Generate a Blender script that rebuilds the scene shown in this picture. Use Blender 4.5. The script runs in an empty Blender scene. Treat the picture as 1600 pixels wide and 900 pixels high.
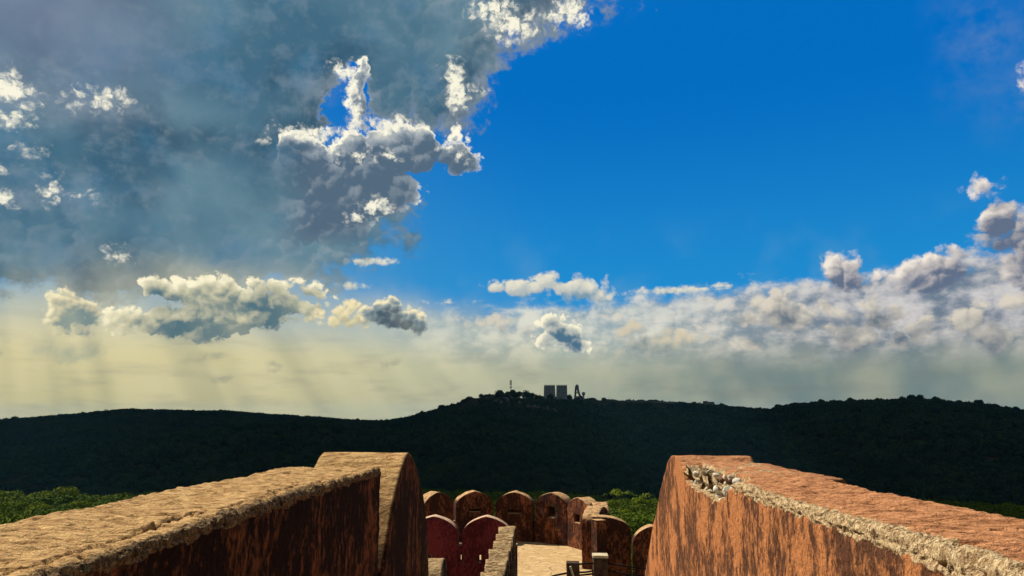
import bpy, math
import numpy as np
from mathutils import Vector, Matrix
C = bpy.context.scene.collection
SC = bpy.context.scene

# ---------------------------------------------------------------- camera
F = 1155.0                                   # focal length for a 1600 px wide frame
PITCH = math.atan(201.0 / F)
YAW = math.atan(48.0 / (F / math.cos(PITCH)))   # camera turned slightly left of the rampart direction (+Y)
cam_data = bpy.data.cameras.new('camera')
cam_data.sensor_width = 36.0
cam_data.lens = 36.0 * F / 1600.0
cam_data.clip_start = 0.05
cam_data.clip_end = 30000.0
cam = bpy.data.objects.new('camera', cam_data)
C.objects.link(cam)
cam.rotation_mode = 'XYZ'
cam.rotation_euler = (math.pi / 2 + PITCH, 0.0, YAW)
cam.location = (0, 0, 0)
SC.camera = cam
_R = cam.rotation_euler.to_matrix()

def ray(px, py):
    v = Vector(((px - 800.0) / F, (450.0 - py) / F, -1.0))
    return (_R @ v).normalized()
def atY(px, py, Y):
    r = ray(px, py); return r * (Y / r.y)
def atX(px, py, X):
    r = ray(px, py); return r * (X / r.x)
def atZ(px, py, Z):
    r = ray(px, py); return r * (Z / r.z)
def azel(px, py):
    r = ray(px, py)
    return math.degrees(math.atan2(r.x, r.y)), math.degrees(math.asin(r.z))
def lin(*c):
    out = []
    for v in c:
        v = v / 255.0
        out.append(v / 12.92 if v <= 0.04045 else ((v + 0.055) / 1.055) ** 2.4)
    return tuple(out)

# ---------------------------------------------------------------- sun, exposure
SUN_EL, SUN_AZ = math.radians(45.0), math.radians(-58.0)      # azimuth clockwise from +Y
SUN = Vector((math.cos(SUN_EL) * math.sin(SUN_AZ), math.cos(SUN_EL) * math.cos(SUN_AZ), math.sin(SUN_EL)))
sd = bpy.data.lights.new('sun', 'SUN')
sd.energy = 5.0
sd.angle = math.radians(0.53)
sd.color = (1.0, 0.93, 0.82)
so = bpy.data.objects.new('sun', sd)
so.rotation_euler = (-SUN).to_track_quat('-Z', 'Y').to_euler()
C.objects.link(so)
SC.view_settings.view_transform = 'Standard'
SC.view_settings.look = 'None'
EXPO = 0.38
SC.view_settings.exposure = EXPO
SC.view_settings.gamma = 1.0
SC.view_settings.use_curve_mapping = False
SC.cycles.max_bounces = 5
SC.cycles.diffuse_bounces = 2
SC.cycles.volume_bounces = 0
SC.cycles.use_denoising = True
SC.cycles.denoiser = 'OPENIMAGEDENOISE'
SC.cycles.denoising_input_passes = 'RGB_ALBEDO_NORMAL'
SC.cycles.sample_clamp_indirect = 4.0
SC.cycles.sample_clamp_direct = 0.0

# ---------------------------------------------------------------- tiny node-expression helper
class N:
    """a float or vector socket with arithmetic"""
    def __init__(s, tree, sock): s.t, s.s = tree, sock
    def _n(s, op, a, b=None, c=None, clamp=False):
        n = s.t.nodes.new('ShaderNodeMath'); n.operation = op; n.use_clamp = clamp
        for i, v in enumerate((a, b, c)):
            if v is None: continue
            if isinstance(v, N): s.t.links.new(v.s, n.inputs[i])
            else: n.inputs[i].default_value = float(v)
        return N(s.t, n.outputs[0])
    def __add__(s, o): return s._n('ADD', s, o)
    __radd__ = __add__
    def __sub__(s, o): return s._n('SUBTRACT', s, o)
    def __rsub__(s, o): return s._n('SUBTRACT', o, s)
    def __mul__(s, o): return s._n('MULTIPLY', s, o)
    __rmul__ = __mul__
    def __truediv__(s, o): return s._n('DIVIDE', s, o)
    def max(s, o): return s._n('MAXIMUM', s, o)
    def min(s, o): return s._n('MINIMUM', s, o)
    def smax(s, o, k): return s._n('SMOOTH_MAX', s, o, k)
    def pow(s, o): return s._n('POWER', s, o)
    def clamp(s): return s._n('ADD', s, 0.0, clamp=True)
    def abs(s): return s._n('ABSOLUTE', s)
def ss(x, a, b, lo=0.0, hi=1.0):
    n = x.t.nodes.new('ShaderNodeMapRange'); n.interpolation_type = 'SMOOTHSTEP'
    x.t.links.new(x.s, n.inputs['Value'])
    for k, v in zip(('From Min', 'From Max', 'To Min', 'To Max'), (a, b, lo, hi)): n.inputs[k].default_value = v
    return N(x.t, n.outputs['Result'])
def lr(x, a, b, lo=0.0, hi=1.0):
    n = x.t.nodes.new('ShaderNodeMapRange'); n.interpolation_type = 'LINEAR'; n.clamp = True
    x.t.links.new(x.s, n.inputs['Value'])
    for k, v in zip(('From Min', 'From Max', 'To Min', 'To Max'), (a, b, lo, hi)): n.inputs[k].default_value = v
    return N(x.t, n.outputs['Result'])
def vm(t, op, a, b=None, c=None):
    n = t.nodes.new('ShaderNodeVectorMath'); n.operation = op
    for i, v in enumerate((a, b, c)):
        if v is None: continue
        if isinstance(v, N): t.links.new(v.s, n.inputs[i])
        else: n.inputs[i].default_value = v
    return N(t, n.outputs['Value'] if op in ('LENGTH', 'DOT_PRODUCT', 'DISTANCE') else n.outputs['Vector'])
def comb(t, x, y, z=0.0):
    n = t.nodes.new('ShaderNodeCombineXYZ')
    for i, v in enumerate((x, y, z)):
        if isinstance(v, N): t.links.new(v.s, n.inputs[i])
        else: n.inputs[i].default_value = v
    return N(t, n.outputs[0])
def noise(t, p, scale, detail=4.0, rough=0.5, dist=0.0, dims='3D', kind='FBM'):
    n = t.nodes.new('ShaderNodeTexNoise'); n.noise_dimensions = dims; n.noise_type = kind
    t.links.new(p.s, n.inputs['Vector'])
    n.inputs['Scale'].default_value = scale; n.inputs['Detail'].default_value = detail
    n.inputs['Roughness'].default_value = rough; n.inputs['Distortion'].default_value = dist
    return N(t, n.outputs['Fac']), N(t, n.outputs['Color'])
def voro(t, p, scale, detail=0.0, rough=0.5, feature='SMOOTH_F1', dims='2D', smooth=0.35, out='Distance'):
    n = t.nodes.new('ShaderNodeTexVoronoi'); n.voronoi_dimensions = dims; n.feature = feature; n.normalize = False
    t.links.new(p.s, n.inputs['Vector'])
    n.inputs['Scale'].default_value = scale; n.inputs['Detail'].default_value = detail
    n.inputs['Roughness'].default_value = rough
    if feature == 'SMOOTH_F1': n.inputs['Smoothness'].default_value = smooth
    return N(t, n.outputs[out])
def mix(t, f, a, b, mode='MIX'):
    n = t.nodes.new('ShaderNodeMix'); n.data_type = 'RGBA'; n.blend_type = mode; n.clamp_factor = True
    for i, v in ((0, f), (6, a), (7, b)):
        if isinstance(v, N): t.links.new(v.s, n.inputs[i])
        elif i == 0: n.inputs[0].default_value = v
        else: n.inputs[i].default_value = tuple(v) + (1.0,)
    return N(t, n.outputs[2])

# ---------------------------------------------------------------- sky with clouds (world)
def build_world():
    w = bpy.data.worlds.new('World'); SC.world = w; w.use_nodes = True
    t = w.node_tree; t.nodes.clear()
    out = t.nodes.new('ShaderNodeOutputWorld'); bg = t.nodes.new('ShaderNodeBackground')
    t.links.new(bg.outputs[0], out.inputs[0])
    ST = 0.1
    bg.inputs['Strength'].default_value = ST
    tc = t.nodes.new('ShaderNodeTexCoord'); dirv = N(t, tc.outputs['Generated'])
    sp = t.nodes.new('ShaderNodeSeparateXYZ'); t.links.new(dirv.s, sp.inputs[0])
    X, Y, Z = (N(t, sp.outputs[i]) for i in range(3))
    R2D = 180 / math.pi
    az = X._n('ARCTAN2', X, Y) * R2D
    el = X._n('ARCSINE', Z) * R2D
    P = comb(t, az, el)                                   # sky position in degrees

    nish = t.nodes.new('ShaderNodeTexSky'); nish.sky_type = 'NISHITA'; nish.sun_disc = False
    nish.sun_elevation = SUN_EL; nish.sun_rotation = SUN_AZ
    nish.air_density = 1.0; nish.dust_density = 0.3; nish.ozone_density = 4.0
    nsky = N(t, nish.outputs[0])

    # domain warps: broad, and fine
    P1 = vm(t, 'MULTIPLY', P, (1.0, 1.25, 1.0))
    _, wc = noise(t, P1, 0.16, 5.0, 0.55, dims='2D')
    _, wf = noise(t, P1, 0.9, 4.0, 0.6, dims='2D')
    def warp(p, a, b):
        p = vm(t, 'MULTIPLY_ADD', wc, (a, a * 0.8, 0), vm(t, 'ADD', p, (-a / 2, -a * 0.4, 0)))
        return vm(t, 'MULTIPLY_ADD', wf, (b, b * 0.8, 0), vm(t, 'ADD', p, (-b / 2, -b * 0.4, 0)))

    def blobs(p, lst, k=0.6):
        """signed distance in degrees to the union of ellipses given in sky degrees"""
        f = None
        for (cx, cy, rx, ry) in lst:
            a, e = azel(cx, cy)
            a2, _ = azel(cx + rx, cy); a1, _ = azel(cx - rx, cy)
            _, e2 = azel(cx, cy - ry); _, e1 = azel(cx, cy + ry)
            ra, re = (a2 - a1) / 2, (e2 - e1) / 2
            q = vm(t, 'MULTIPLY_ADD', p, (1 / ra, 1 / re, 0), (-a / ra, -e / re, 0))
            m = min(ra, re)
            v = vm(t, 'LENGTH', q) * (-m) + m
            f = v if f is None else (f.smax(v, k) if k else f.max(v))
        return f

    def billow(p, s, lv=3):
        """rounded cauliflower bumps at several sizes, mean about 0"""
        f = None; g = 1.0
        for i in range(lv):
            d = voro(t, p, s, 0.0, 0.5, 'F1', '2D')
            v = d * d * (-1.6 * g) + 0.34 * g
            f = v if f is None else f + v
            if i == 1: co = f
            s *= 2.17; g *= 0.5
            p = vm(t, 'ADD', p, (3.7, 1.9, 0))
        return f, co
    n_lo, _ = noise(t, P, 0.22, 3.0, 0.5, dims='2D')
    n_md, _ = noise(t, P1, 0.55, 7.0, 0.62, dims='2D')
    n_hi, _ = noise(t, P1, 1.6, 5.0, 0.62, dims='2D')

    # ---- clear blue
    right = ss(az, -10.0, 36.0)
    blue = mix(t, ss(el, 4.0, 26.0), lin(36, 148, 212), lin(2, 111, 196))
    lowl = ss(az, 2.0, -32.0) * ss(el, 27.0, 9.0)
    blue = mix(t, lowl * 0.55, blue, lin(105, 160, 190))
    faint = ss(n_lo, 0.42, 0.75) * ss(el, 16.0, 8.0)
    blue = mix(t, faint * 0.30, blue, lin(120, 165, 195))
    # Nishita gives the overall fall-off of the clear air, graded to the deep blue of the day
    ng = vm(t, 'MULTIPLY', nsky, (0.016, 0.021, 0.024))
    blue = mix(t, 0.06, blue, mix(t, 1.0, blue, vm(t, 'MULTIPLY', ng, (6.0, 5.0, 4.0)), 'MULTIPLY'))
    col = blue
    # faint veil top right
    veil = ss(blobs(warp(P, 6, 1.5), [(1540, 60, 80, 110), (1610, 150, 90, 60)], 2.0), -2.0, 4.5) * ss(n_md, 0.25, 0.8)
    col = mix(t, veil * 0.55, col, lin(110, 140, 185))

    # ---- horizon haze
    hz_h = lr(az, -36.0, 30.0, 8.6, 7.6)
    hzf = ss((hz_h - el) / hz_h, -0.15, 0.55)
    hzc = mix(t, ss(az, -28.0, -2.0), lin(218, 207, 156), lin(188, 192, 166))
    hzc = mix(t, ss(az, -8.0, 18.0), hzc, lin(118, 136, 134))
    hzc = mix(t, ss(el, 7.0, 1.0) * ss(az, 25.0, -20.0) * 0.35, hzc, lin(158, 160, 126))
    streak = ss(n_lo, 0.3, 0.75)
    hzc = mix(t, streak * 0.30, hzc, lin(212, 204, 168))
    nrm, _ = noise(t, vm(t, 'MULTIPLY', P, (0.35, 1.6, 1)), 0.5, 6.0, 0.6, dims='2D')
    hzc = mix(t, ss(nrm, 0.45, 0.8) * 0.35, hzc, lin(120, 128, 122))
    col = mix(t, hzf, col, hzc)

    # ---- generic lit cumulus layer; the bump fields are shared by all layers
    sx, sy = -0.50, 0.87                                  # on-sky direction towards the sun
    PA, PB = warp(P, 2.0, 0.7), warp(P, 1.0, 0.45)
    off2 = lambda p, d: vm(t, 'ADD', p, (sx * d, sy * d, 0))
    (A0, Ac), (_x, A1) = billow(PA, 0.48, 4), billow(off2(PA, 0.40), 0.48, 2)
    PB2 = vm(t, 'ADD', PB, (40, 9, 0))
    (B0, Bc), (_x, B1) = billow(PB2, 0.85, 4), billow(off2(PB2, 0.24), 0.85, 2)
    def cumulus(col, lst, c_hi, c_mid, c_lo, fine=False, amp=1.0, soft=0.35, k=0.5, fade=1.0,
                rim=0.0, gain=1.0, base=1.5, grow=0.0, span=1.2, flat=None, relief=0.34, macro=0.72, rimtop=False, mott=0.5):
        Pw, f0, fc, f1 = (PB, B0, Bc, B1) if fine else (PA, A0, Ac, A1)
        sd = blobs(Pw, lst, k)
        if flat is not None:                              # level underside
            fe = azel(*flat)[1]
            sd = sd.min((el - fe) * 1.0 + (n_md - 0.5) * 0.5)
        h0 = sd + f0 * amp + (grow + 0.15) + (n_hi - 0.5) * (0.5 * amp)
        b0 = blobs(off2(Pw, base), lst, k)
        alpha = ss(h0, 0.0, soft)
        s1 = ss((fc - f1) * gain + (f0 - fc) * 0.6, -0.55, 0.55)                 # local relief
        s2 = ss(b0, span, -span)                             # open towards the sun
        s = s1 * relief + s2 * macro + (n_md - 0.5) * mott + (n_lo - 0.5) * 0.4
        if rim: s = s + (ss(h0, 0.8, 0.0) * ss(b0, 1.3, -0.5) if rimtop else ss(h0, 0.8, 0.0)) * rim
        c = mix(t, ss(s, 0.15, 0.60), c_lo, c_mid)
        c = mix(t, ss(s, 0.50, 0.95), c, c_hi)
        return mix(t, alpha * fade, col, c)

    # ---- distant cloud bank over the right and middle
    top = lr(az, -8.0, 12.0, 8.3, 9.6)
    top = top + lr(az, 12.0, 30.0, 0.0, 1.2)
    nb, _ = noise(t, vm(t, 'MULTIPLY', P, (0.7, 1.35, 1)), 0.42, 7.0, 0.6, dims='2D')
    bb, bb2 = A0, A1
    hb = (top - el) + (nb - 0.5) * 3.4 + (n_md - 0.5) * 1.6 + bb * 0.35 + 0.2
    ab = ss(hb, 0.0, 1.5) * ss(az, -15.0, -3.0)
    sb = ss((Ac - bb2) * 0.42 + (nb - 0.5) * 2.6 + (n_md - 0.5) * 1.0, -0.6, 0.6)
    cb_hi = mix(t, ss(az, 0.0, 26.0), lin(238, 232, 208), lin(214, 208, 204))
    cb_lo = mix(t, ss(az, 0.0, 26.0), lin(160, 174, 174), lin(112, 125, 140))
    cbank = mix(t, sb, cb_lo, cb_hi)
    cbank = mix(t, ss(hb, 1.1, 0.0) * 0.55, cbank, lin(214, 212, 200))
    cbank = mix(t, ss(el, 6.5, 2.8), cbank, hzc)
    col = mix(t, ab * ss(az, 22.0, 6.0, 0.93, 0.80), col, cbank)

    # ---- medium clouds of the right half
    col = cumulus(col, [(870, 448, 68, 16), (815, 450, 45, 15), (925, 458, 35, 12), (770, 452, 12, 6)],
                  lin(232, 226, 205), lin(190, 195, 190), lin(120, 152, 172), fine=False, amp=0.70, soft=0.5, base=1.2)
    col = cumulus(col, [(1080, 451, 62, 3.6), (1050, 454, 40, 4), (1125, 445, 24, 3), (566, 409, 36, 6), (550, 444, 12, 3), (700, 472, 16, 2)],
                  lin(240, 232, 205), lin(205, 208, 200), lin(160, 175, 180), fine=True, amp=0.28, soft=0.35, base=0.4, k=0.2)
    col = cumulus(col, [(1030, 540, 55, 16), (985, 518, 26, 12), (1060, 530, 30, 12), (1155, 528, 18, 8)],
                  lin(214, 200, 170), lin(168, 172, 160), lin(98, 122, 134), fine=False, amp=0.80, soft=0.6, fade=0.8)
    col = cumulus(col, [(1212, 476, 30, 20), (1236, 500, 44, 20), (1185, 500, 24, 12), (1330, 524, 54, 20), (1302, 482, 20, 16), (1290, 510, 26, 16), (1380, 496, 40, 16), (1420, 520, 40, 16), (1500, 506, 46, 18), (1560, 530, 50, 20), (1560, 478, 40, 16), (1130, 470, 20, 9), (1350, 470, 26, 12), (1090, 512, 26, 9), (940, 492, 26, 8), (760, 500, 26, 8), (800, 520, 20, 7), (1180, 540, 30, 10)],
                  lin(222, 212, 194), lin(168, 166, 160), lin(96, 110, 126), fine=False, amp=0.9, soft=0.6, fade=0.88)
    col = cumulus(col, [(862, 512, 22, 19), (884, 525, 25, 20), (900, 541, 18, 9), (850, 530, 14, 12)],
                  lin(252, 244, 214), lin(190, 192, 182), lin(76, 112, 136), fine=True, amp=0.55, soft=0.22, base=0.9, rim=0.25)
    col = cumulus(col, [(1312, 422, 42, 32), (1295, 436, 22, 14), (1345, 436, 20, 12), (1375, 429, 13, 9),
                        (1420, 425, 24, 18), (1462, 430, 54, 34), (1440, 442, 40, 20), (1500, 384, 26, 18), (1487, 392, 14, 8), (1562, 348, 52, 32),
                        (1594, 376, 46, 28), (1545, 338, 18, 16), (1592, 430, 36, 34), (1545, 446, 30, 12), (1551, 289, 32, 13), (1535, 294, 16, 6),
                        (1592, 172, 14, 14), (1600, 140, 10, 24)],
                  lin(244, 234, 220), lin(190, 184, 182), lin(98, 112, 136), fine=False, amp=0.75, soft=0.6, base=1.0, span=1.0, k=0.35, relief=0.42, macro=0.62)

    # ---- large dark cloud, upper left
    big = [(200, 60, 450, 190), (560, 40, 220, 115), (640, 110, 105, 78), (800, 0, 110, 48), (220, 300, 330, 135),
           (440, 300, 165, 108), (0, 240, 300, 170), (60, 390, 230, 50), (300, 400, 190, 50), (700, 60, 80, 70), (730, 90, 40, 60), (500, 335, 110, 58)]
    Pb = warp(P, 5.5, 2.0)
    hbig = blobs(Pb, big, 1.5) + (n_md - 0.5) * 3.0 + (n_hi - 0.5) * 0.9 + 1.3
    hole = blobs(warp(P, 3.0, 1.0), [(543, 160, 14, 24), (574, 213, 14, 5)], 0.5) + (n_hi - 0.5) * 1.6 + (n_md - 0.5) * 2.0
    hbig = hbig - ss(hole, -1.4, 0.9) * 9.0
    hbig = hbig + A0 * 0.7
    abig = ss(hbig, -0.1, 1.3)
    _, tex2 = noise(t, vm(t, 'MULTIPLY', P, (0.8, 1.0, 1)), 0.10, 5.0, 0.5, dims='2D')
    ts = t.nodes.new('ShaderNodeSeparateXYZ'); t.links.new(tex2.s, ts.inputs[0])
    t0, t1 = N(t, ts.outputs[0]), N(t, ts.outputs[1])
    cbg = mix(t, ss(t0, 0.3, 0.7), lin(66, 106, 130), lin(100, 134, 150))
    cbg = mix(t, ss(t1, 0.44, 0.66) * 0.8, cbg, lin(44, 78, 102))
    cbg = mix(t, ss(n_md * 0.6 + n_lo * 0.4, 0.46, 0.66) * 0.34, cbg, lin(136, 154, 166))
    cbg = mix(t, ss(Ac - A1, -0.1, 0.5) * ss(hbig, 4.5, 1.0) * 0.26, cbg, lin(190, 196, 198))
    cbg = mix(t, ss(n_lo, 0.5, 0.75) * 0.4, cbg, lin(46, 112, 150))
    cbg = mix(t, ss(az, -24.0, -36.0) * ss(el, 18.0, 26.0) * 0.6, cbg, lin(122, 132, 158))
    cbg = mix(t, ss(hbig, 2.4, 0.2) * ss(el, 13, 20) * 0.6, cbg, lin(150, 160, 168))
    # crepuscular shafts: brightness depends on the angle around the sun's place in the sky
    sa, se = -42.0, 38.0
    ang = X._n('ARCTAN2', az - sa, se - el) * R2D
    rn, _ = noise(t, comb(t, ang, el * 0.10), 0.17, 2.0, 0.5, dims='2D')
    shaft = ss(rn, 0.36, 0.68)
    cbg = mix(t, shaft * ss(el, 21, 12) * 0.26, cbg, lin(120, 150, 160))
    col = mix(t, abig, col, cbg)

    # ---- cumulus arm with bright rims, under and right of the dark cloud
    armfade = ss(az, azel(415, 280)[0], azel(500, 280)[0]).max(ss(el, azel(450, 235)[1], azel(450, 215)[1])) * ss(el - (az - azel(560, 340)[0]) * 0.25, azel(560, 400)[1], azel(560, 340)[1])
    col = cumulus(col, [(600, 240, 90, 44), (655, 218, 46, 32), (690, 228, 60, 30), (706, 238, 44, 28), (728, 248, 20, 16), (560, 285, 90, 60),
                        (470, 245, 60, 44), (610, 285, 46, 30), (510, 330, 80, 60), (588, 320, 24, 28), (560, 150, 14, 50), (420, 320, 90, 70)],
                  lin(255, 250, 228), lin(156, 166, 174), lin(84, 106, 126), fine=False, amp=0.95, soft=0.35, base=1.15, rim=0.85, gain=1.2, relief=0.34, macro=0.42, rimtop=True, fade=armfade, mott=0.3)
    # ---- torn bright fragments where the sun comes through the cloud edge
    Pf = warp(P, 1.6, 1.1)
    frag = [(892, 22, 30, 20), (912, 30, 14, 14), (866, 28, 22, 12), (806, 36, 40, 20), (770, 14, 36, 22), (795, 58, 16, 10), (712, 138, 18, 34), (704, 108, 10, 14), (735, 140, 12, 5), (757, 144, 8, 6),
            (540, 112, 26, 14), (553, 170, 9, 32), (548, 135, 10, 16), (470, 203, 28, 10), (515, 206, 26, 9), (606, 200, 34, 10), (640, 196, 22, 9), (560, 243, 34, 10), (600, 240, 22, 8), (726, 240, 14, 11), (700, 224, 16, 7),
            (14, 135, 36, 26), (20, 180, 32, 16), (38, 158, 22, 14), (150, 150, 52, 12), (172, 160, 28, 12), (128, 160, 24, 10), (74, 292, 16, 18), (86, 308, 12, 10), (134, 311, 12, 6),
            (4, 306, 16, 16), (6, 264, 10, 3), (40, 232, 14, 5), (585, 326, 22, 18), (560, 340, 12, 8), (185, 398, 18, 10)]
    hf = blobs(Pf, frag, 0.3) + billow(Pf, 1.15, 3)[0] * 0.8 + (n_hi - 0.5) * 1.1 + (n_md - 0.5) * 0.8 + 0.05
    afr = ss(hf, -0.15, 0.85)
    cfr = mix(t, ss(hf, 0.0, 0.7), lin(206, 206, 200), lin(255, 250, 226))
    cfr = mix(t, ss(n_hi, 0.55, 0.72) * 0.5, cfr, lin(176, 180, 186))
    col = mix(t, afr * 0.95, col, cfr)
    # soft glow of cloud around the fragments
    glow = ss(blobs(Pf, [(120, 160, 120, 50), (30, 150, 90, 60), (90, 300, 90, 30), (830, 30, 90, 30), (490, 130, 40, 30)], 1.0) + (n_md - 0.5) * 3.0, -1.0, 3.4)
    col = mix(t, glow * (1.0 - afr) * 0.34, col, lin(176, 182, 190))

    # ---- warm back-lit cumulus over the left hills
    col = mix(t, ss(blobs(warp(P, 4, 1), [(330, 460, 190, 46), (110, 500, 110, 60), (590, 490, 110, 30)], 1.5), -1.5, 2.0) * 0.4, col, lin(226, 212, 166))
    col = cumulus(col, [(236, 456, 30, 20), (212, 484, 18, 16), (300, 462, 60, 20), (360, 452, 36, 18), (402, 440, 26, 16), (440, 446, 30, 14),
                        (255, 500, 80, 26), (340, 500, 110, 26), (430, 480, 60, 22), (478, 462, 26, 12)],
                  lin(255, 246, 212), lin(190, 188, 162), lin(76, 112, 126), fine=False, amp=0.85, soft=0.3, base=1.0, span=0.9, rim=0.12, k=0.3, relief=0.42, macro=0.55, flat=(330, 531))
    col = cumulus(col, [(114, 486, 40, 32), (130, 504, 34, 20), (98, 498, 28, 22), (90, 474, 18, 14)],
                  lin(250, 238, 196), lin(196, 190, 162), lin(120, 142, 142), fine=True, amp=0.6, soft=0.4, base=0.8, span=0.8, rim=0.15, relief=0.42, macro=0.5)
    col = cumulus(col, [(110, 546, 60, 20), (80, 538, 30, 20), (145, 543, 28, 16)],
                  lin(196, 192, 156), lin(160, 168, 148), lin(120, 146, 140), fine=False, amp=0.70, soft=0.9, fade=0.75)
    col = cumulus(col, [(530, 488, 36, 13), (560, 478, 30, 12), (520, 500, 28, 9), (560, 500, 40, 10)],
                  lin(244, 228, 182), lin(206, 196, 158), lin(146, 152, 140), fine=True, amp=0.60, soft=0.5)
    col = cumulus(col, [(592, 484, 26, 15), (612, 478, 18, 12), (618, 498, 40, 17), (645, 500, 20, 15), (655, 512, 20, 10), (575, 478, 14, 7)],
                  lin(250, 236, 196), lin(120, 142, 152), lin(34, 72, 100), fine=True, amp=0.55, soft=0.35, base=0.6, span=0.7, rim=0.2, relief=0.42, macro=0.6)
    col = cumulus(col, [(330, 554, 22, 3.5), (424, 570, 14, 6), (430, 580, 9, 3.5), (345, 590, 20, 5), (6, 552, 14, 6), (610, 566, 16, 8), (455, 500, 12, 8)],
                  lin(196, 188, 150), lin(150, 154, 138), lin(120, 134, 132), fine=True, amp=0.35, soft=0.5, base=0.5, fade=0.7, k=0.2)
    # shafts through the haze under the clouds
    col = mix(t, shaft * ss(el, 12.0, 5.0) * ss(az, 2.0, -12.0) * ss(el, -1.0, 2.0) * 0.24, col, lin(240, 228, 178))
    col = mix(t, ss(rn, 0.55, 0.38) * ss(el, 10.0, 4.0) * ss(az, 6.0, -10.0) * 0.22, col, lin(128, 136, 122))

    # sky behind and above the picture: broken cloud, greyed and dimmed to warm shaded faces
    ac, _ = noise(t, dirv, 2.2, 6.0, 0.55)
    back = mix(t, ss(ac, 0.40, 0.56), lin(80, 122, 160), lin(138, 134, 128))
    outf = ss(el, 30.0, 40.0).max(ss(az.abs(), 44.0, 60.0)).max(ss(el, -1.0, -4.0))
    col = mix(t, outf, col, back)
    fin = vm(t, 'SCALE', col); t.nodes[fin.s.node.name].inputs['Scale'].default_value = 1.0 / ST / 2 ** EXPO
    t.links.new(fin.s, bg.inputs['Color'])
    try:
        w.cycles.sampling_method = 'MANUAL'; w.cycles.sample_map_resolution = 512
    except Exception: pass
build_world()

# ======================================================================= mesh helpers
rng = np.random.default_rng(11)

def _hash(i, j, k, seed):
    h = (i * 374761393 + j * 668265263 + k * 2147483647 + seed * 1274126177) & 0xffffffff
    h = ((h ^ (h >> 13)) * 1274126177) & 0xffffffff
    h = h ^ (h >> 16)
    return (h & 0xffffff) / float(0xffffff)
def vnoise(p, seed=0):
    """3-D value noise, p (n,3) -> 0..1"""
    f = np.floor(p); i = f.astype(np.int64); u = p - f; u = u * u * (3 - 2 * u)
    r = 0
    for a in (0, 1):
        for b in (0, 1):
            for c in (0, 1):
                w = (u[:, 0] if a else 1 - u[:, 0]) * (u[:, 1] if b else 1 - u[:, 1]) * (u[:, 2] if c else 1 - u[:, 2])
                r = r + w * _hash(i[:, 0] + a, i[:, 1] + b, i[:, 2] + c, seed)
    return r
def fbm(p, octs=5, seed=0, gain=0.5):
    a, s, t = 1.0, 0.0, 0.0
    p = np.array(p, float)
    for o in range(octs):
        s = s + a * vnoise(p * 2.03 ** o + 17.3 * o, seed + o); t += a; a *= gain
    return s / t
def mesh_obj(name, V, Fc, mats, parent=None, smooth=True, attrs=None, mat_idx=None):
    me = bpy.data.meshes.new(name)
    V = np.asarray(V, dtype=np.float32)
    if isinstance(Fc, np.ndarray):
        n, k = Fc.shape
        me.vertices.add(len(V)); me.vertices.foreach_set('co', V.ravel())
        me.loops.add(n * k); me.loops.foreach_set('vertex_index', Fc.astype(np.int32).ravel())
        me.polygons.add(n)
        me.polygons.foreach_set('loop_start', np.arange(0, n * k, k, dtype=np.int32))
        try: me.polygons.foreach_set('loop_total', np.full(n, k, dtype=np.int32))
        except Exception: pass
    else:
        me.from_pydata([tuple(map(float, v)) for v in V], [], [tuple(int(i) for i in f) for f in Fc])
    me.update(calc_edges=True)
    if smooth: me.polygons.foreach_set('use_smooth', np.ones(len(me.polygons), dtype=bool))
    for m in (mats if isinstance(mats, (list, tuple)) else [mats]): me.materials.append(m)
    if mat_idx is not None: me.polygons.foreach_set('material_index', np.asarray(mat_idx, dtype=np.int32))
    if attrs:
        for k, v in attrs.items():
            a = me.attributes.new(k, 'FLOAT', 'POINT'); a.data.foreach_set('value', np.asarray(v, dtype=np.float32))
    me.validate()
    o = bpy.data.objects.new(name, me); C.objects.link(o)
    if parent is not None: o.parent = parent
    return o
def tag(o, label=None, cat=None, group=None, kind=None):
    if label: o['label'] = label
    if cat: o['category'] = cat
    if group: o['group'] = group
    if kind: o['kind'] = kind
    return o
def thing(name, label, cat, loc=(0, 0, 0), rz=0.0, group=None):
    o = bpy.data.objects.new(name, None); C.objects.link(o); o.empty_display_size = 0.3
    o.location = loc; o.rotation_euler = (0, 0, rz)
    return tag(o, label, cat, group)
def grid_faces(nu, nv, closed_u=False):
    """faces of a (nu x nv) vertex grid, index = u*nv+v"""
    U = nu if closed_u else nu - 1
    a = np.arange(U)[:, None]; b = np.arange(nv - 1)[None, :]
    a2 = (a + 1) % nu
    return np.stack([a * nv + b, a2 * nv + b, a2 * nv + b + 1, a * nv + b + 1], -1).reshape(-1, 4)
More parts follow.
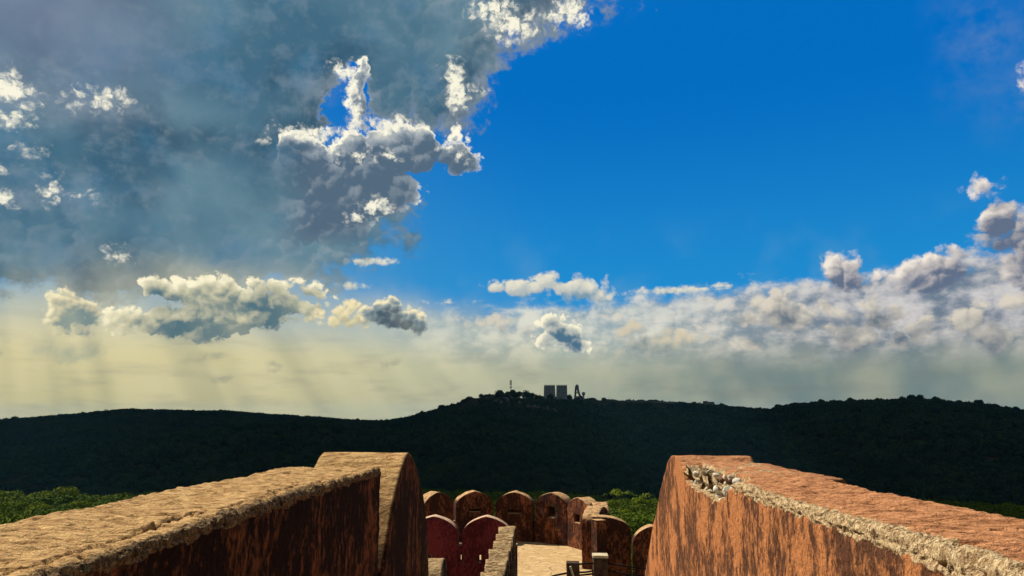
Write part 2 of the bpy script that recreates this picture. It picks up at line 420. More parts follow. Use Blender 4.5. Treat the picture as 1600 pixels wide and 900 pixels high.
class MB:
    """collects boxes, prisms and tubes into one mesh"""
    def __init__(s): s.v, s.f = [], []
    def box(s, c, d, rz=0.0):
        cx, cy, cz = c; dx, dy, dz = d[0] / 2, d[1] / 2, d[2] / 2
        b = len(s.v); co, si = math.cos(rz), math.sin(rz)
        for z in (-dz, dz):
            for x, y in ((-dx, -dy), (dx, -dy), (dx, dy), (-dx, dy)):
                s.v.append((cx + x * co - y * si, cy + x * si + y * co, cz + z))
        s.f += [(b, b + 3, b + 2, b + 1), (b + 4, b + 5, b + 6, b + 7), (b, b + 1, b + 5, b + 4), (b + 1, b + 2, b + 6, b + 5), (b + 2, b + 3, b + 7, b + 6), (b + 3, b, b + 4, b + 7)]
        return s
    def tube(s, pts, r, n=6, r2=None):
        pts = [Vector(p) for p in pts]; b = len(s.v); m = len(pts)
        for i, p in enumerate(pts):
            d = (pts[min(i + 1, m - 1)] - pts[max(i - 1, 0)]).normalized()
            a = d.cross(Vector((0, 0, 1)))
            if a.length < 1e-3: a = Vector((1, 0, 0))
            a.normalize(); c = d.cross(a)
            rr = r if r2 is None else r + (r2 - r) * i / max(1, m - 1)
            for k in range(n):
                t = 2 * math.pi * k / n
                s.v.append(tuple(p + a * (rr * math.cos(t)) + c * (rr * math.sin(t))))
        for i in range(m - 1):
            for k in range(n):
                k2 = (k + 1) % n
                s.f.append((b + i * n + k, b + i * n + k2, b + (i + 1) * n + k2, b + (i + 1) * n + k))
        s.f.append(tuple(b + k for k in range(n))[::-1]); s.f.append(tuple(b + (m - 1) * n + k for k in range(n)))
        return s
    def build(s, name, mat, parent=None, smooth=False):
        return mesh_obj(name, np.array(s.v), s.f, mat, parent, smooth)

# ======================================================================= materials
def new_mat(name):
    m = bpy.data.materials.new(name); m.use_nodes = True
    t = m.node_tree; bs = t.nodes['Principled BSDF']
    bs.inputs['Roughness'].default_value = 0.95
    bs.inputs['Specular IOR Level'].default_value = 0.12
    return m, t, bs
def attr(t, name):
    n = t.nodes.new('ShaderNodeAttribute'); n.attribute_name = name
    return N(t, n.outputs['Fac'])
def obj_coord(t):
    n = t.nodes.new('ShaderNodeTexCoord'); return N(t, n.outputs['Object'])
def geo_coord(t):
    n = t.nodes.new('ShaderNodeNewGeometry')
    sp = t.nodes.new('ShaderNodeSeparateXYZ'); t.links.new(n.outputs['Normal'], sp.inputs[0])
    return N(t, n.outputs['Position']), N(t, sp.outputs[2]).abs()
def bump(t, bs, *layers):
    prev = None
    for h, dist, st in layers:
        b = t.nodes.new('ShaderNodeBump'); b.inputs['Distance'].default_value = dist; b.inputs['Strength'].default_value = st
        t.links.new(h.s, b.inputs['Height'])
        if prev is not None: t.links.new(prev, b.inputs['Normal'])
        prev = b.outputs[0]
    t.links.new(prev, bs.inputs['Normal'])

def plaster(name, clean, mid, dark, top_hi, top_lo, dark_amt=0.5, clean_amt=0.3, scale=1.0, rim=None, bumps=1.0):
    """old lime plaster: clean patches, weathered ground, dark algae runs down the faces, bleached tops"""
    m, t, bs = new_mat(name)
    P, nz = geo_coord(t)
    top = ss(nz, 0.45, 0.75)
    st1, _ = noise(t, vm(t, 'MULTIPLY', P, (34 * scale, 34 * scale, 16.0 * scale)), 1.0, 5.0, 0.6)
    st2, _ = noise(t, vm(t, 'MULTIPLY', P, (9 * scale, 9 * scale, 5.0 * scale)), 1.0, 5.0, 0.6)
    pat, _ = noise(t, vm(t, 'MULTIPLY', P, (3.2 * scale, 3.2 * scale, 1.7 * scale)), 1.0, 4.0, 0.55, dist=0.3)
    fine, _ = noise(t, P, 55 * scale, 3.0, 0.55)
    gr, _ = noise(t, P, 14 * scale, 6.0, 0.6)
    c = mix(t, ss(st1, 0.40, 0.62), mid, clean)
    tq = 0.87 + (dark_amt - 0.5) * 0.34
    sp, _ = noise(t, vm(t, 'MULTIPLY', P, (95 * scale, 95 * scale, 42 * scale)), 1.0, 3.0, 0.6)
    run, _ = noise(t, vm(t, 'MULTIPLY', P, (16 * scale, 16 * scale, 0.8 * scale)), 1.0, 3.0, 0.5)
    q = st1 * 0.50 + st2 * 0.42 + pat * 0.60 + sp * 0.26 + run * 0.12 - 0.095
    c = mix(t, ss(q, tq + 0.10, tq + 0.0) * 0.55, c, tuple(a * 0.55 + b_ * 0.45 for a, b_ in zip(dark, mid)))
    c = mix(t, ss(q, tq + 0.02, tq - 0.05) * 0.92, c, dark)
    cl = ss(pat + (st2 - 0.5) * 0.4 + (st1 - 0.5) * 0.2, 0.74 - clean_amt * 0.40, 0.765 - clean_amt * 0.40)
    c = mix(t, cl * 0.85, c, clean)
    c = mix(t, ss(fine, 0.35, 0.7) * 0.22, c, dark)
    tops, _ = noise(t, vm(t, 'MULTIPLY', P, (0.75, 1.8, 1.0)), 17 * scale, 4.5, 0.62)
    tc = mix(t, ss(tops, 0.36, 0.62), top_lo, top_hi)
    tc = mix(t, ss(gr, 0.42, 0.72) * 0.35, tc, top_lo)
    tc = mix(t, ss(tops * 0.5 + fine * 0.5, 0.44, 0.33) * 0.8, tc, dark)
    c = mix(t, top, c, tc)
    hs = [(st1, 0.02 * bumps, 0.25), (gr, 0.03 * bumps, 0.35), (fine, 0.012 * bumps, 0.9)]
    if rim is not None:
        r = attr(t, 'rim')
        vn, _ = noise(t, vm(t, 'MULTIPLY', P, (1, 1, 0.8)), 38, 5.0, 0.7)
        rn, _ = noise(t, vm(t, 'MULTIPLY', P, (1, 1.4, 1)), 70, 5.0, 0.72)
        rc = mix(t, ss(rn, 0.40, 0.60), rim[1], rim[0])
        rc = mix(t, ss(vn, 0.46, 0.36) * 0.85, rc, dark)
        c = mix(t, ss(r + (gr - 0.5) * 0.9 + (fine - 0.5) * 0.5, 0.38, 0.56), c, rc)
        hs.append((rn * 0.5 + vn * 0.8, 0.035, 0.8))
    hs.append((tops, 0.045 * bumps, 0.8))
    bump(t, bs, *hs)
    t.links.new(c.s, bs.inputs['Base Color'])
    return m

M = {}
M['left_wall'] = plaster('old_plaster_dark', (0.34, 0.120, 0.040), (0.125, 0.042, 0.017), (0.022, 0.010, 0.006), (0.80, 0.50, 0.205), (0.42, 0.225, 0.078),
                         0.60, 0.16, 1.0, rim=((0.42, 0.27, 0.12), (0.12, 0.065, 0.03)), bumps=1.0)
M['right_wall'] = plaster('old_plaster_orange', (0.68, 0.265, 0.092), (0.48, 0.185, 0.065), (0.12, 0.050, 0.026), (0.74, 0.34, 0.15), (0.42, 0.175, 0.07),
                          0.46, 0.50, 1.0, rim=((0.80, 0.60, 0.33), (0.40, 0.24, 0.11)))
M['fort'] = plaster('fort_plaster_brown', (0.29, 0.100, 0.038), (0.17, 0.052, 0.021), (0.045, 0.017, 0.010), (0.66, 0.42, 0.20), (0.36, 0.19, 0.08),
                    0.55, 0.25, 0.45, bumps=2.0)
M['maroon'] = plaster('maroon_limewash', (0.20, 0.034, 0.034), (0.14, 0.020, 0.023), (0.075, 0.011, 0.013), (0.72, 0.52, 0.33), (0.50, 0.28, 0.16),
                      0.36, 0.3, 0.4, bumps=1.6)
M['pale_step'] = plaster('weathered_lime_plaster', (0.40, 0.24, 0.11), (0.22, 0.11, 0.05), (0.025, 0.014, 0.01), (0.60, 0.42, 0.21), (0.34, 0.20, 0.09),
                         0.6, 0.2, 0.5, bumps=3.0)
def stone_mat(name, a, b, sc=9.0, bd=0.02):
    m, t, bs = new_mat(name); P, _ = geo_coord(t)
    n1, _ = noise(t, P, sc, 6, 0.6); n2, _ = noise(t, P, sc * 5, 5, 0.65)
    c = mix(t, ss(n1, 0.35, 0.65), a, b); c = mix(t, ss(n2, 0.56, 0.72) * 0.5, c, tuple(v * 0.3 for v in a))
    bump(t, bs, (n1, bd, 0.5), (n2, bd * 0.4, 0.5)); t.links.new(c.s, bs.inputs['Base Color'])
    return m
M['rubble'] = stone_mat('pale_rubble_stone', (0.66, 0.58, 0.40), (0.34, 0.26, 0.15), 30, 0.02)
M['rubble_white'] = stone_mat('white_rubble_stone', (0.80, 0.76, 0.62), (0.52, 0.46, 0.32), 24, 0.015)
M['mortar'] = stone_mat('crumbling_mortar', (0.46, 0.33, 0.17), (0.20, 0.12, 0.06), 30, 0.02)
M['brown_stone'] = stone_mat('brown_rubble_stone', (0.22, 0.10, 0.05), (0.12, 0.06, 0.035), 18, 0.012)
M['post'] = stone_mat('weathered_post_stone', (0.10, 0.06, 0.035), (0.035, 0.022, 0.016), 7, 0.03)
M['cap'] = stone_mat('pale_post_cap', (0.66, 0.56, 0.36), (0.45, 0.36, 0.22), 7, 0.02)
M['iron'] = stone_mat('dark_iron', (0.02, 0.016, 0.014), (0.035, 0.022, 0.016), 30, 0.003)
def paving_mat():
    m, t, bs = new_mat('sandstone_flags'); P, _ = geo_coord(t)
    n1, _ = noise(t, P, 2.2, 6, 0.6); n2, _ = noise(t, P, 12, 6, 0.65)
    Pw = vm(t, 'MULTIPLY_ADD', noise(t, P, 1.6, 3, 0.5)[1], (0.35, 0.35, 0), P)
    cr = voro(t, vm(t, 'MULTIPLY', Pw, (1.0, 1.6, 0)), 1.35, 0.0, 0.5, 'DISTANCE_TO_EDGE', '2D')
    crack = ss(cr, 0.05, 0.01)
    c = mix(t, ss(n1, 0.35, 0.65), (0.62, 0.43, 0.21), (0.48, 0.31, 0.135))
    c = mix(t, ss(n2, 0.50, 0.70) * 0.6, c, (0.22, 0.13, 0.06))
    c = mix(t, crack * ss(n1, 0.70, 0.40) * 0.9, c, (0.13, 0.075, 0.04))
    bump(t, bs, (crack, 0.03, -0.5), (n1, 0.08, 0.5), (n2, 0.03, 0.6))
    t.links.new(c.s, bs.inputs['Base Color'])
    return m
M['paving'] = paving_mat()

# ======================================================================= large foreground parapet blocks
def rampart_block(name, mat, parent, x_in, x_out, y0, y1, zt, seed, step=0.011, carve=None, end_arch=None, rimw=0.055, zb=-1.6, crack=None):
    """long thick parapet: profile (inner face, worn inner rim, top, outer face) swept along y"""
    sgn = 1.0 if x_in > x_out else -1.0                    # inner face looks towards the walkway
    T = abs(x_in - x_out)
    rc = 0.028
    prof = []                                              # (x, z, nx, nz, distance from the inner rim)
    H = 1.25
    zs = np.concatenate([np.linspace(-(zt - zb), -H, 4)[:-1], -np.linspace(H ** 0.6, (rc) ** 0.6, 130) ** (1 / 0.6)])
    for z in zs: prof.append((0.0, z, 1.0, 0.0, -(-rc - z) if z < -rc else 0.0))
    for a in np.linspace(0, math.pi / 2, 6)[1:-1]: prof.append((-rc + rc * math.cos(a), -rc + rc * math.sin(a), math.cos(a), math.sin(a), 0.0))
    for x in np.linspace(rc, T - 0.05, int((T - 0.05 - rc) / step)): prof.append((-x, 0.0, 0.0, 1.0, x - rc))
    for a in np.linspace(0, math.pi / 2, 7)[1:]: prof.append((-T + 0.05 - 0.05 * math.sin(a), -0.05 + 0.05 * math.cos(a), -math.sin(a), math.cos(a), 1.0))
    for z in np.linspace(-0.08, -(zt - zb), 14): prof.append((-T, z, -1.0, 0.0, 1.0))
    prof = np.array(prof); npf = len(prof)
    dys = np.linspace(y0 ** 0.75, y1 ** 0.75, int((y1 - y0) / step)) ** (1 / 0.75)
    ny = len(dys)
    X = np.repeat(prof[None, :, 0], ny, 0); Z = np.repeat(prof[None, :, 1], ny, 0)
    NX = np.repeat(prof[None, :, 2], ny, 0); NZ = np.repeat(prof[None, :, 3], ny, 0)
    D = np.repeat(prof[None, :, 4], ny, 0); Yg = np.repeat(dys[:, None], npf, 1)
    on_top = (NZ > 0.5) & (NX > -0.3)
    p = np.stack([X, Yg, Z], -1).reshape(-1, 3)
    # broad undulation, plaster lumps, fine grain
    d = (fbm(p * 1.7, 4, seed) - 0.5) * 0.035 + (fbm(p * 9, 4, seed + 20) - 0.5) * 0.012 + (fbm(p * 38, 3, seed + 30) - 0.5) * 0.0065
    und = (fbm(np.stack([p[:, 1] * 1.3, p[:, 1] * 0, p[:, 1] * 0], -1), 4, seed + 70) - 0.5) * 0.03
    flake = fbm(p * np.array([20, 52, 20]), 4, seed + 35)
    d = d + np.where(on_top.reshape(-1), (flake - 0.5) * 0.016 - np.clip(0.42 - flake, 0, 1) * 0.05, 0)
    # ragged rim band along the inner edge, its width wandering along the wall
    edge_n = fbm(np.stack([p[:, 1] * 5, p[:, 1] * 0, p[:, 1] * 0 + 3], -1), 4, seed + 40)
    width = rimw * (0.55 + 1.1 * edge_n)
    Dr = D.reshape(-1) + (fbm(p * 22, 4, seed + 50) - 0.5) * 0.035
    rim = 1.0 / (1.0 + np.exp((np.abs(Dr) - width) / 0.006))
    lump = fbm(p * np.array([75, 60, 75]), 4, seed + 60)
    d = d + rim * (np.minimum(lump - 0.55, 0.03) * 0.055)
    x = (X.reshape(-1) + NX.reshape(-1) * d)
    z = (Z.reshape(-1) + NZ.reshape(-1) * d)
    if crack is not None:                                  # open crack that runs along the top just behind the rim
        for (ya, yb, da, db, w, dep) in crack:
            f = np.clip((p[:, 1] - ya) / (yb - ya), 0, 1)
            wob = (fbm(np.stack([p[:, 1] * 9, p[:, 1] * 0, p[:, 1] * 0 + 8], -1), 4, seed + 80) - 0.5) * 0.05
            pos = da + (db - da) * f + wob
            inside = ((p[:, 1] > ya) & (p[:, 1] < yb)).astype(float)
            ends = np.minimum(1, np.minimum(np.abs(p[:, 1] - ya), np.abs(p[:, 1] - yb)) / 0.12)
            wv = w * (0.35 + 1.3 * fbm(np.stack([p[:, 1] * 6, p[:, 1] * 0, p[:, 1] * 0 + 5], -1), 3, seed + 90)) * ends
            c = np.clip(1.4 - np.abs(D.reshape(-1) - pos) / np.maximum(wv, 1e-4), 0, 1) * inside * on_top.reshape(-1)
            z = z - c * dep
    if carve is not None:                                  # broken corner: plaster gone, masonry exposed
        poly, depth = carve
        q = np.stack([p[:, 1], np.where(on_top.reshape(-1), -(0.0) + 0.0, Z.reshape(-1)) + zt], -1)
        nrag = (fbm(p * 26, 4, seed + 100) - 0.5) * 0.05
        sd = -1e9
        sd = np.full(len(p), -1e9)
        n = len(poly)
        s_in = np.full(len(p), 1e9)
        for i in range(n):
            a = np.array(poly[i]); b = np.array(poly[(i + 1) % n]); e = b - a; nn = np.array([-e[1], e[0]]) / np.hypot(*e)
            s_in = np.minimum(s_in, (q - a) @ nn)
        lim = np.where(on_top.reshape(-1), np.clip((0.10 - D.reshape(-1)) / 0.01, -1, 1) * 0.02, 1.0)
        s_in = np.minimum(s_in, lim) + nrag * 1.3 + (fbm(p * 9, 3, seed + 103) - 0.5) * 0.05
        m = np.clip(s_in / 0.010, 0, 1)
        side = 1 - on_top.reshape(-1)
        rough = 0.75 + 0.5 * fbm(p * 16, 4, seed + 110)
        x = x - m * depth * rough * side
        z = z - m * depth * 0.55 * rough * on_top.reshape(-1)
        rim = np.maximum(rim, np.clip(s_in / 0.006 + 1.5, 0, 1))
    rim = np.where(NX.reshape(-1) < -0.3, 0, rim)
    V = np.stack([x_in + sgn * x, p[:, 1], zt + z + und], -1)
    if end_arch is not None:                               # far end shaped to lie against the arched merlon
        zz = V[:, 2]
        ye = end_arch(zz)
        k = np.clip((V[:, 1] - (y1 - 1.2)) / 1.2, 0, 1)
        V[:, 1] = V[:, 1] + (ye - y1) * k
    idx = np.arange(ny * npf).reshape(ny, npf)
    Fc = grid_faces(ny, npf)
    if sgn < 0: Fc = Fc[:, ::-1]
    # end caps
    caps = []
    for row, flip in ((0, False), (ny - 1, True)):
        ring = idx[row]; c = len(V)
        cz = V[ring].mean(0); V = np.vstack([V, cz]); rim = np.append(rim, 0.0)
        for i in range(npf):
            a, b = ring[i], ring[(i + 1) % npf]
            caps.append((a, b, c, c) if (flip ^ (sgn < 0)) else (b, a, c, c))
    caps = np.array(caps)
    me_f = [tuple(f) for f in caps[:, :3]]
    o = mesh_obj(name, V, Fc, mat, parent, True, {'rim': rim})
    o2 = bpy.data.meshes.new('cap')
    o2.from_pydata([tuple(v) for v in V[np.unique(caps[:, :3])]], [], [])
    # merge the caps through bmesh so the block is one closed mesh
    import bmesh
    bm = bmesh.new(); bm.from_mesh(o.data); bm.verts.ensure_lookup_table()
    for f in me_f:
        try: bm.faces.new([bm.verts[int(i)] for i in f]).smooth = False
        except ValueError: pass
    bmesh.ops.recalc_face_normals(bm, faces=bm.faces)
    bm.to_mesh(o.data); bm.free(); bpy.data.meshes.remove(o2)
    return o

def arch_h(u, w, spring, apex):
    """height of a low pointed arch over half width w/2 at distance u from the centre"""
    a = np.clip(np.abs(u) / (w / 2), 0, 1)
    e = 0.5
    return spring + (apex - spring) * np.sqrt(np.clip((1 + e) ** 2 - (a + e) ** 2, 0, None)) / math.sqrt(1 + 2 * e)

def merlon(name, mat, parent, w, th, zb, spring, apex, loc, rz, seed=0, res=0.06, hole=None, profile=None, rough=0.012, edge_r=0.0, label=None):
    """arched slab: local x = width, local y = thickness (0 = front face, looking -y), z up"""
    prof = profile or (lambda u: arch_h(u, w, spring, apex))
    nu = max(14, int(w / res)); th_ = np.linspace(0, math.pi, nu + 1)
    us = list(-np.cos(th_) * w / 2)
    zt0 = spring if hole is None else max(hole[3] + 0.02, min(spring, hole[3] + 0.1))
    zs = list(np.linspace(zb, zt0, max(3, int((zt0 - zb) / res))))
    if hole is not None:
        us = [u for u in us if abs(u - hole[0]) > 0.02 and abs(u - hole[1]) > 0.02] + [hole[0], hole[1]]
        zs = [z for z in zs if abs(z - hole[2]) > 0.02 and abs(z - hole[3]) > 0.02] + [hole[2], hole[3]]
        us.sort(); zs.sort()
    us = np.array(us); zs = np.array(zs)
    nup = max(5, int((apex - zt0) / res)); tt = np.linspace(0, 1, nup)[1:]
    nz = len(zs) + len(tt); nU = len(us)
    G = np.zeros((nU, nz, 2))
    G[:, :, 0] = us[:, None]
    G[:, :len(zs), 1] = zs[None, :]
    top = np.maximum(prof(us), zt0 + 0.01)
    G[:, len(zs):, 1] = zt0 + (top - zt0)[:, None] * tt[None, :]
    fr = G.reshape(-1, 2); n = len(fr)
    nt = max(2, int(th / res)) + 1
    V = [np.stack([fr[:, 0], np.zeros(n), fr[:, 1]], -1), np.stack([fr[:, 0], np.full(n, th), fr[:, 1]], -1)]
    Fs = []
    q = grid_faces(nU, nz)
    keep = np.ones(len(q), bool)
    if hole is not None:
        cu = fr[q][:, :, 0].mean(1); cz = fr[q][:, :, 1].mean(1)
        keep = ~((cu > hole[0]) & (cu < hole[1]) & (cz > hole[2]) & (cz < hole[3]))
    Fs.append(q[keep]); Fs.append(q[keep][:, ::-1] + n)
    def strip(ring, close):
        """skin through the thickness along a list of front vertex ids"""
        nonlocal V
        base = sum(len(a) for a in V); m = len(ring)
        ids = [np.array(ring)]
        for k in range(1, nt - 1):
            y = th * k / (nt - 1)
            V.append(np.stack([fr[ring, 0], np.full(m, y), fr[ring, 1]], -1)); ids.append(np.arange(m) + base + (k - 1) * m)
        ids.append(np.array(ring) + n)
        out = []
        for k in range(len(ids) - 1):
            for i in range(m if close else m - 1):
                j = (i + 1) % m
                out.append((ids[k][i], ids[k + 1][i], ids[k + 1][j], ids[k][j]))
        Fs.append(np.array(out))
    idx = np.arange(n).reshape(nU, nz)
    border = list(idx[0, :]) + list(idx[1:, -1]) + list(idx[-1, ::-1][1:])
    strip(border, False)
    if hole is not None:
        i0, i1 = np.searchsorted(us, hole[0] - 1e-6), np.searchsorted(us, hole[1] - 1e-6)
        j0, j1 = np.searchsorted(zs, hole[2] - 1e-6), np.searchsorted(zs, hole[3] - 1e-6)
        r = list(idx[i0:i1, j0]) + list(idx[i1, j0:j1]) + list(idx[i1:i0:-1, j1]) + list(idx[i0, j1:j0:-1])
        strip(r, True)
    V = np.vstack(V); Fc = np.vstack(Fs)
    c0, s0 = math.cos(rz), math.sin(rz)
    W = np.stack([loc[0] + V[:, 0] * c0 - V[:, 1] * s0, loc[1] + V[:, 0] * s0 + V[:, 1] * c0, loc[2] + V[:, 2]], -1)
    dn = np.stack([fbm(W * 3 + 5 * i, 3, seed + i) + 0.4 * fbm(W * 14 + 5 * i, 3, seed + 7 + i) - 0.7 for i in range(3)], -1)
    W = W + dn * rough * 2
    import bmesh
    o = mesh_obj(name, W, Fc, mat, parent, False)
    bm = bmesh.new(); bm.from_mesh(o.data); bmesh.ops.recalc_face_normals(bm, faces=bm.faces)
    bm.to_mesh(o.data); bm.free()
    if label: o['label'] = label
    return o

# ---- left parapet
XL, XLo = -0.955, -1.53
lp = thing('parapet_wall', 'thick rampart wall on the left, tan cracked top and dark streaked inner face', 'parapet wall', (XL, 3.0, -1.6))
lp.location = (0, 0, 0)
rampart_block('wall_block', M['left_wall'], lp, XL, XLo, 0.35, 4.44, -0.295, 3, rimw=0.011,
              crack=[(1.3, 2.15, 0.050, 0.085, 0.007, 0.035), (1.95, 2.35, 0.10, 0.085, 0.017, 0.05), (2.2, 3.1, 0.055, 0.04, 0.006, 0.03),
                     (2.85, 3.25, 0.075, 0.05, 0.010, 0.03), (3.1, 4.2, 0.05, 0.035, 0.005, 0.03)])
def arch_prof_L(u):
    return arch_h(u + 0.0, 1.74, -1.02, -0.250)
_ly = np.array([4.48, 4.53, 4.58, 4.68, 4.875, 5.05, 5.20, 5.32, 5.45, 5.60, 5.76, 5.92, 6.05, 6.16, 6.26, 6.34, 6.40])
_lz = np.array([-1.27, -1.05, -0.92, -0.76, -0.52, -0.37, -0.285, -0.250, -0.275, -0.34, -0.425, -0.525, -0.625, -0.74, -0.88, -1.06, -1.27])
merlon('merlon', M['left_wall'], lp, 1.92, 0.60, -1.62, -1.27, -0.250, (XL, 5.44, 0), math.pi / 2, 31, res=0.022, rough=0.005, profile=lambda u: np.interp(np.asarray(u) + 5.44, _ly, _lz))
# ---- right parapet
XR, XRo = 0.885, 1.37
rp = thing('parapet_wall', 'thick rampart wall on the right, sunlit orange plaster with a broken corner showing stones', 'parapet wall', (0, 0, 0))
RCY = 5.69
_py = np.array([4.56, 4.58, 4.63, 4.72, 4.86, 5.03, 5.25, 5.43, 5.60, 5.85, 6.07, 6.35, 6.61, 6.82])
_pz = np.array([-1.30, -1.0, -0.70, -0.47, -0.335, -0.253, -0.266, -0.315, -0.42, -0.575, -0.734, -0.94, -1.17, -1.34])
def A2(u): return np.interp(np.asarray(u) + RCY, _py, _pz)
def r_end(z):
    # y where the near curve of the right merlon stands at height z
    return np.interp(z, _pz[:6], _py[:6]) - 0.014
carve_px = [(1082, 733), (1083, 757), (1105, 773), (1131, 793), (1141, 775), (1149, 748), (1150, 738)]
poly = []
for px, py in carve_px:
    q = atX(px, py, XR); poly.append((q.y, q.z))
poly[0] = (poly[0][0], -0.20); poly[-1] = (poly[-1][0], -0.20)
ar = sum(poly[i][0] * poly[(i + 1) % 7][1] - poly[(i + 1) % 7][0] * poly[i][1] for i in range(7))
if ar < 0: poly = poly[::-1]
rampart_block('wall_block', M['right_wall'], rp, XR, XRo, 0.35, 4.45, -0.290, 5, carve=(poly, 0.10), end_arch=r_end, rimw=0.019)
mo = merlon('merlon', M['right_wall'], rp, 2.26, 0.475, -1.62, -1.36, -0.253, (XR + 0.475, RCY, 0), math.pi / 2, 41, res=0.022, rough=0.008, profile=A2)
# exposed stones in the broken corner
def rock(name, mat, parent, c, d, seed):
    import bmesh
    bm = bmesh.new(); bmesh.ops.create_icosphere(bm, subdivisions=3, radius=0.5)
    r = np.random.default_rng(seed)
    nrm = [Vector(r.normal(size=3)).normalized() for _ in range(11)]; off = [0.30 + 0.12 * r.random() for _ in nrm]
    for v in bm.verts:
        for nn, o_ in zip(nrm, off):
            k = v.co.dot(nn) - o_
            if k > 0: v.co -= nn * k
    V = np.array([v.co for v in bm.verts])
    V = V * (1 + (fbm(V * 5 + seed, 4, seed)[:, None] - 0.5) * 0.55)
    V = V / np.abs(V).max(0) * 0.5
    Fc = np.array([[v.index for v in f.verts] for f in bm.faces]); bm.free()
    ang = (r.random() - 0.5) * 0.7
    R = np.array([[1, 0, 0], [0, math.cos(ang), -math.sin(ang)], [0, math.sin(ang), math.cos(ang)]])
    V = (V * np.array(d)) @ R.T + np.array(c)
    return mesh_obj(name, V, Fc, mat, parent, False)
rocks = [(1096, 741, 15, 10), (1089, 752, 11, 9), (1103, 752, 9, 14), (1093, 763, 12, 7), (1112, 747, 9, 8), (1119, 762, 13, 19), (1134, 768, 12, 17), (1125, 748, 8, 13),
         (1134, 749, 9, 13), (1146, 752, 8, 10), (1108, 765, 8, 7), (1128, 784, 13, 8), (1085, 741, 8, 9), (1106, 738, 9, 6), (1120, 776, 9, 7), (1101, 772, 8, 5), (1116, 736, 8, 6)]
rr_ = np.random.default_rng(9)
for k in range(16): rocks.append((1086 + 58 * rr_.random(), 739 + 36 * rr_.random() ** 1.3, 4 + 5 * rr_.random(), 4 + 5 * rr_.random()))
for i, (px, py, wx, wz) in enumerate(rocks):
    if py > 740 + 0.75 * (px - 1078) + 10: continue
    xs = XR + 0.020 + 0.010 * (i % 3)
    q = atX(px, py, xs)
    if q.z > -0.300: q.z = -0.306
    mt = M['brown_stone'] if i in (7, 8, 19, 24) else M['rubble_white'] if i in (1, 4, 5, 6, 9, 11, 12, 14) else M['rubble'] if i % 3 else M['mortar']
    rock('exposed_stone', mt, rp, (xs + 0.016, q.y, q.z), (wx / F * q.y * 1.25 + 0.012, 0.045 + 0.02 * (i % 3), wz / F * q.y * 1.2), 50 + i)

# ---- walkway the photographer stands on, and the stair down to the court
wk = mesh_obj('walkway', *(lambda b: (np.array(b.v), b.f))(MB().box((-0.03, 2.4, -2.1), (1.82, 9.0, 1.0))), M['paving'], None, False)
tag(wk, kind='structure')
b = MB()
for i in range(24):
    b.box((-0.03, 7.05 + i * 0.30, (-1.6 - (i + 1) * 0.163 - 8.0) / 2), (1.7, 0.30, (-1.6 - (i + 1) * 0.163) + 8.0))
st = b.build('stair', M['paving']); tag(st, kind='structure')
# masonry mass under the two foreground parapets
b = MB(); b.box((XL - 0.30, 3.0, -5.8), (0.62, 8.6, 8.3)); b.build('wall_footing', M['left_wall'], lp)
b = MB(); b.box((XR + 0.26, 3.0, -5.8), (0.54, 9.2, 8.3)); b.build('wall_footing', M['right_wall'], rp)

# ---- lower court floor
FZ = -5.53
BC, BR = (-1.9, 30.9), 3.87
ys = np.concatenate([np.linspace(14.4, 30.9, 90), 30.9 + (BR + 0.1) * np.sin(np.linspace(0, math.pi / 2, 40)[1:])])
nxs = 70; V = []
for y in ys:
    if y > 30.9: hw = math.sqrt(max(1e-6, (BR + 0.1) ** 2 - (y - 30.9) ** 2)); a, c = BC[0] - hw, BC[0] + hw
    elif y > 24.4: a, c = BC[0] - BR - 0.1, 2.07
    else: a, c = -5.87, 4.6
    for x in np.linspace(a, c, nxs): V.append((x, y, FZ))
V = np.array(V); V[:, 2] += (fbm(V * 1.2, 4, 5) - 0.5) * 0.05 + (fbm(V * 5, 3, 6) - 0.5) * 0.02
cf = mesh_obj('court_floor', V, grid_faces(len(ys), nxs)[:, ::-1], M['paving']); tag(cf, kind='structure')

# ---- round bastion at the end of the court
ba = thing('bastion', 'round bastion of tall arched merlons closing the far end of the court', 'bastion')
drum = []
nA = 96; R0, R1 = BR + 0.52, BR + 0.62
V = []
for k in range(nA):
    th = 2 * math.pi * k / nA
    for (r, z) in ((BR + 0.02, FZ - 0.05), (BR + 0.30, FZ - 0.05), (BR + 0.30, FZ + 0.9), (R0, FZ + 0.9), (R0 + 0.02, FZ - 2), (R1 + 0.9, FZ - 14), (BR + 0.02, FZ - 14)):
        V.append((BC[0] + r * math.sin(th), BC[1] + r * math.cos(th), z))
V = np.array(V).reshape(nA, 7, 3)
sel = [k for k in range(nA) if not (150 < 360 * k / nA < 210)]
Fc = []
for k in range(nA):
    k2 = (k + 1) % nA
    deg = 360 * (k + 0.5) / nA
    if 97 < deg < 263: continue
    for j in range(7):
        j2 = (j + 1) % 7
        Fc.append((k * 7 + j, k2 * 7 + j, k2 * 7 + j2, k * 7 + j2))
mesh_obj('drum', V.reshape(-1, 3), Fc, M['fort'], ba, False)
mer_deg = [-97.5, -71, -44.5, -18, 8.5, 35, 60.5, 86, 111]
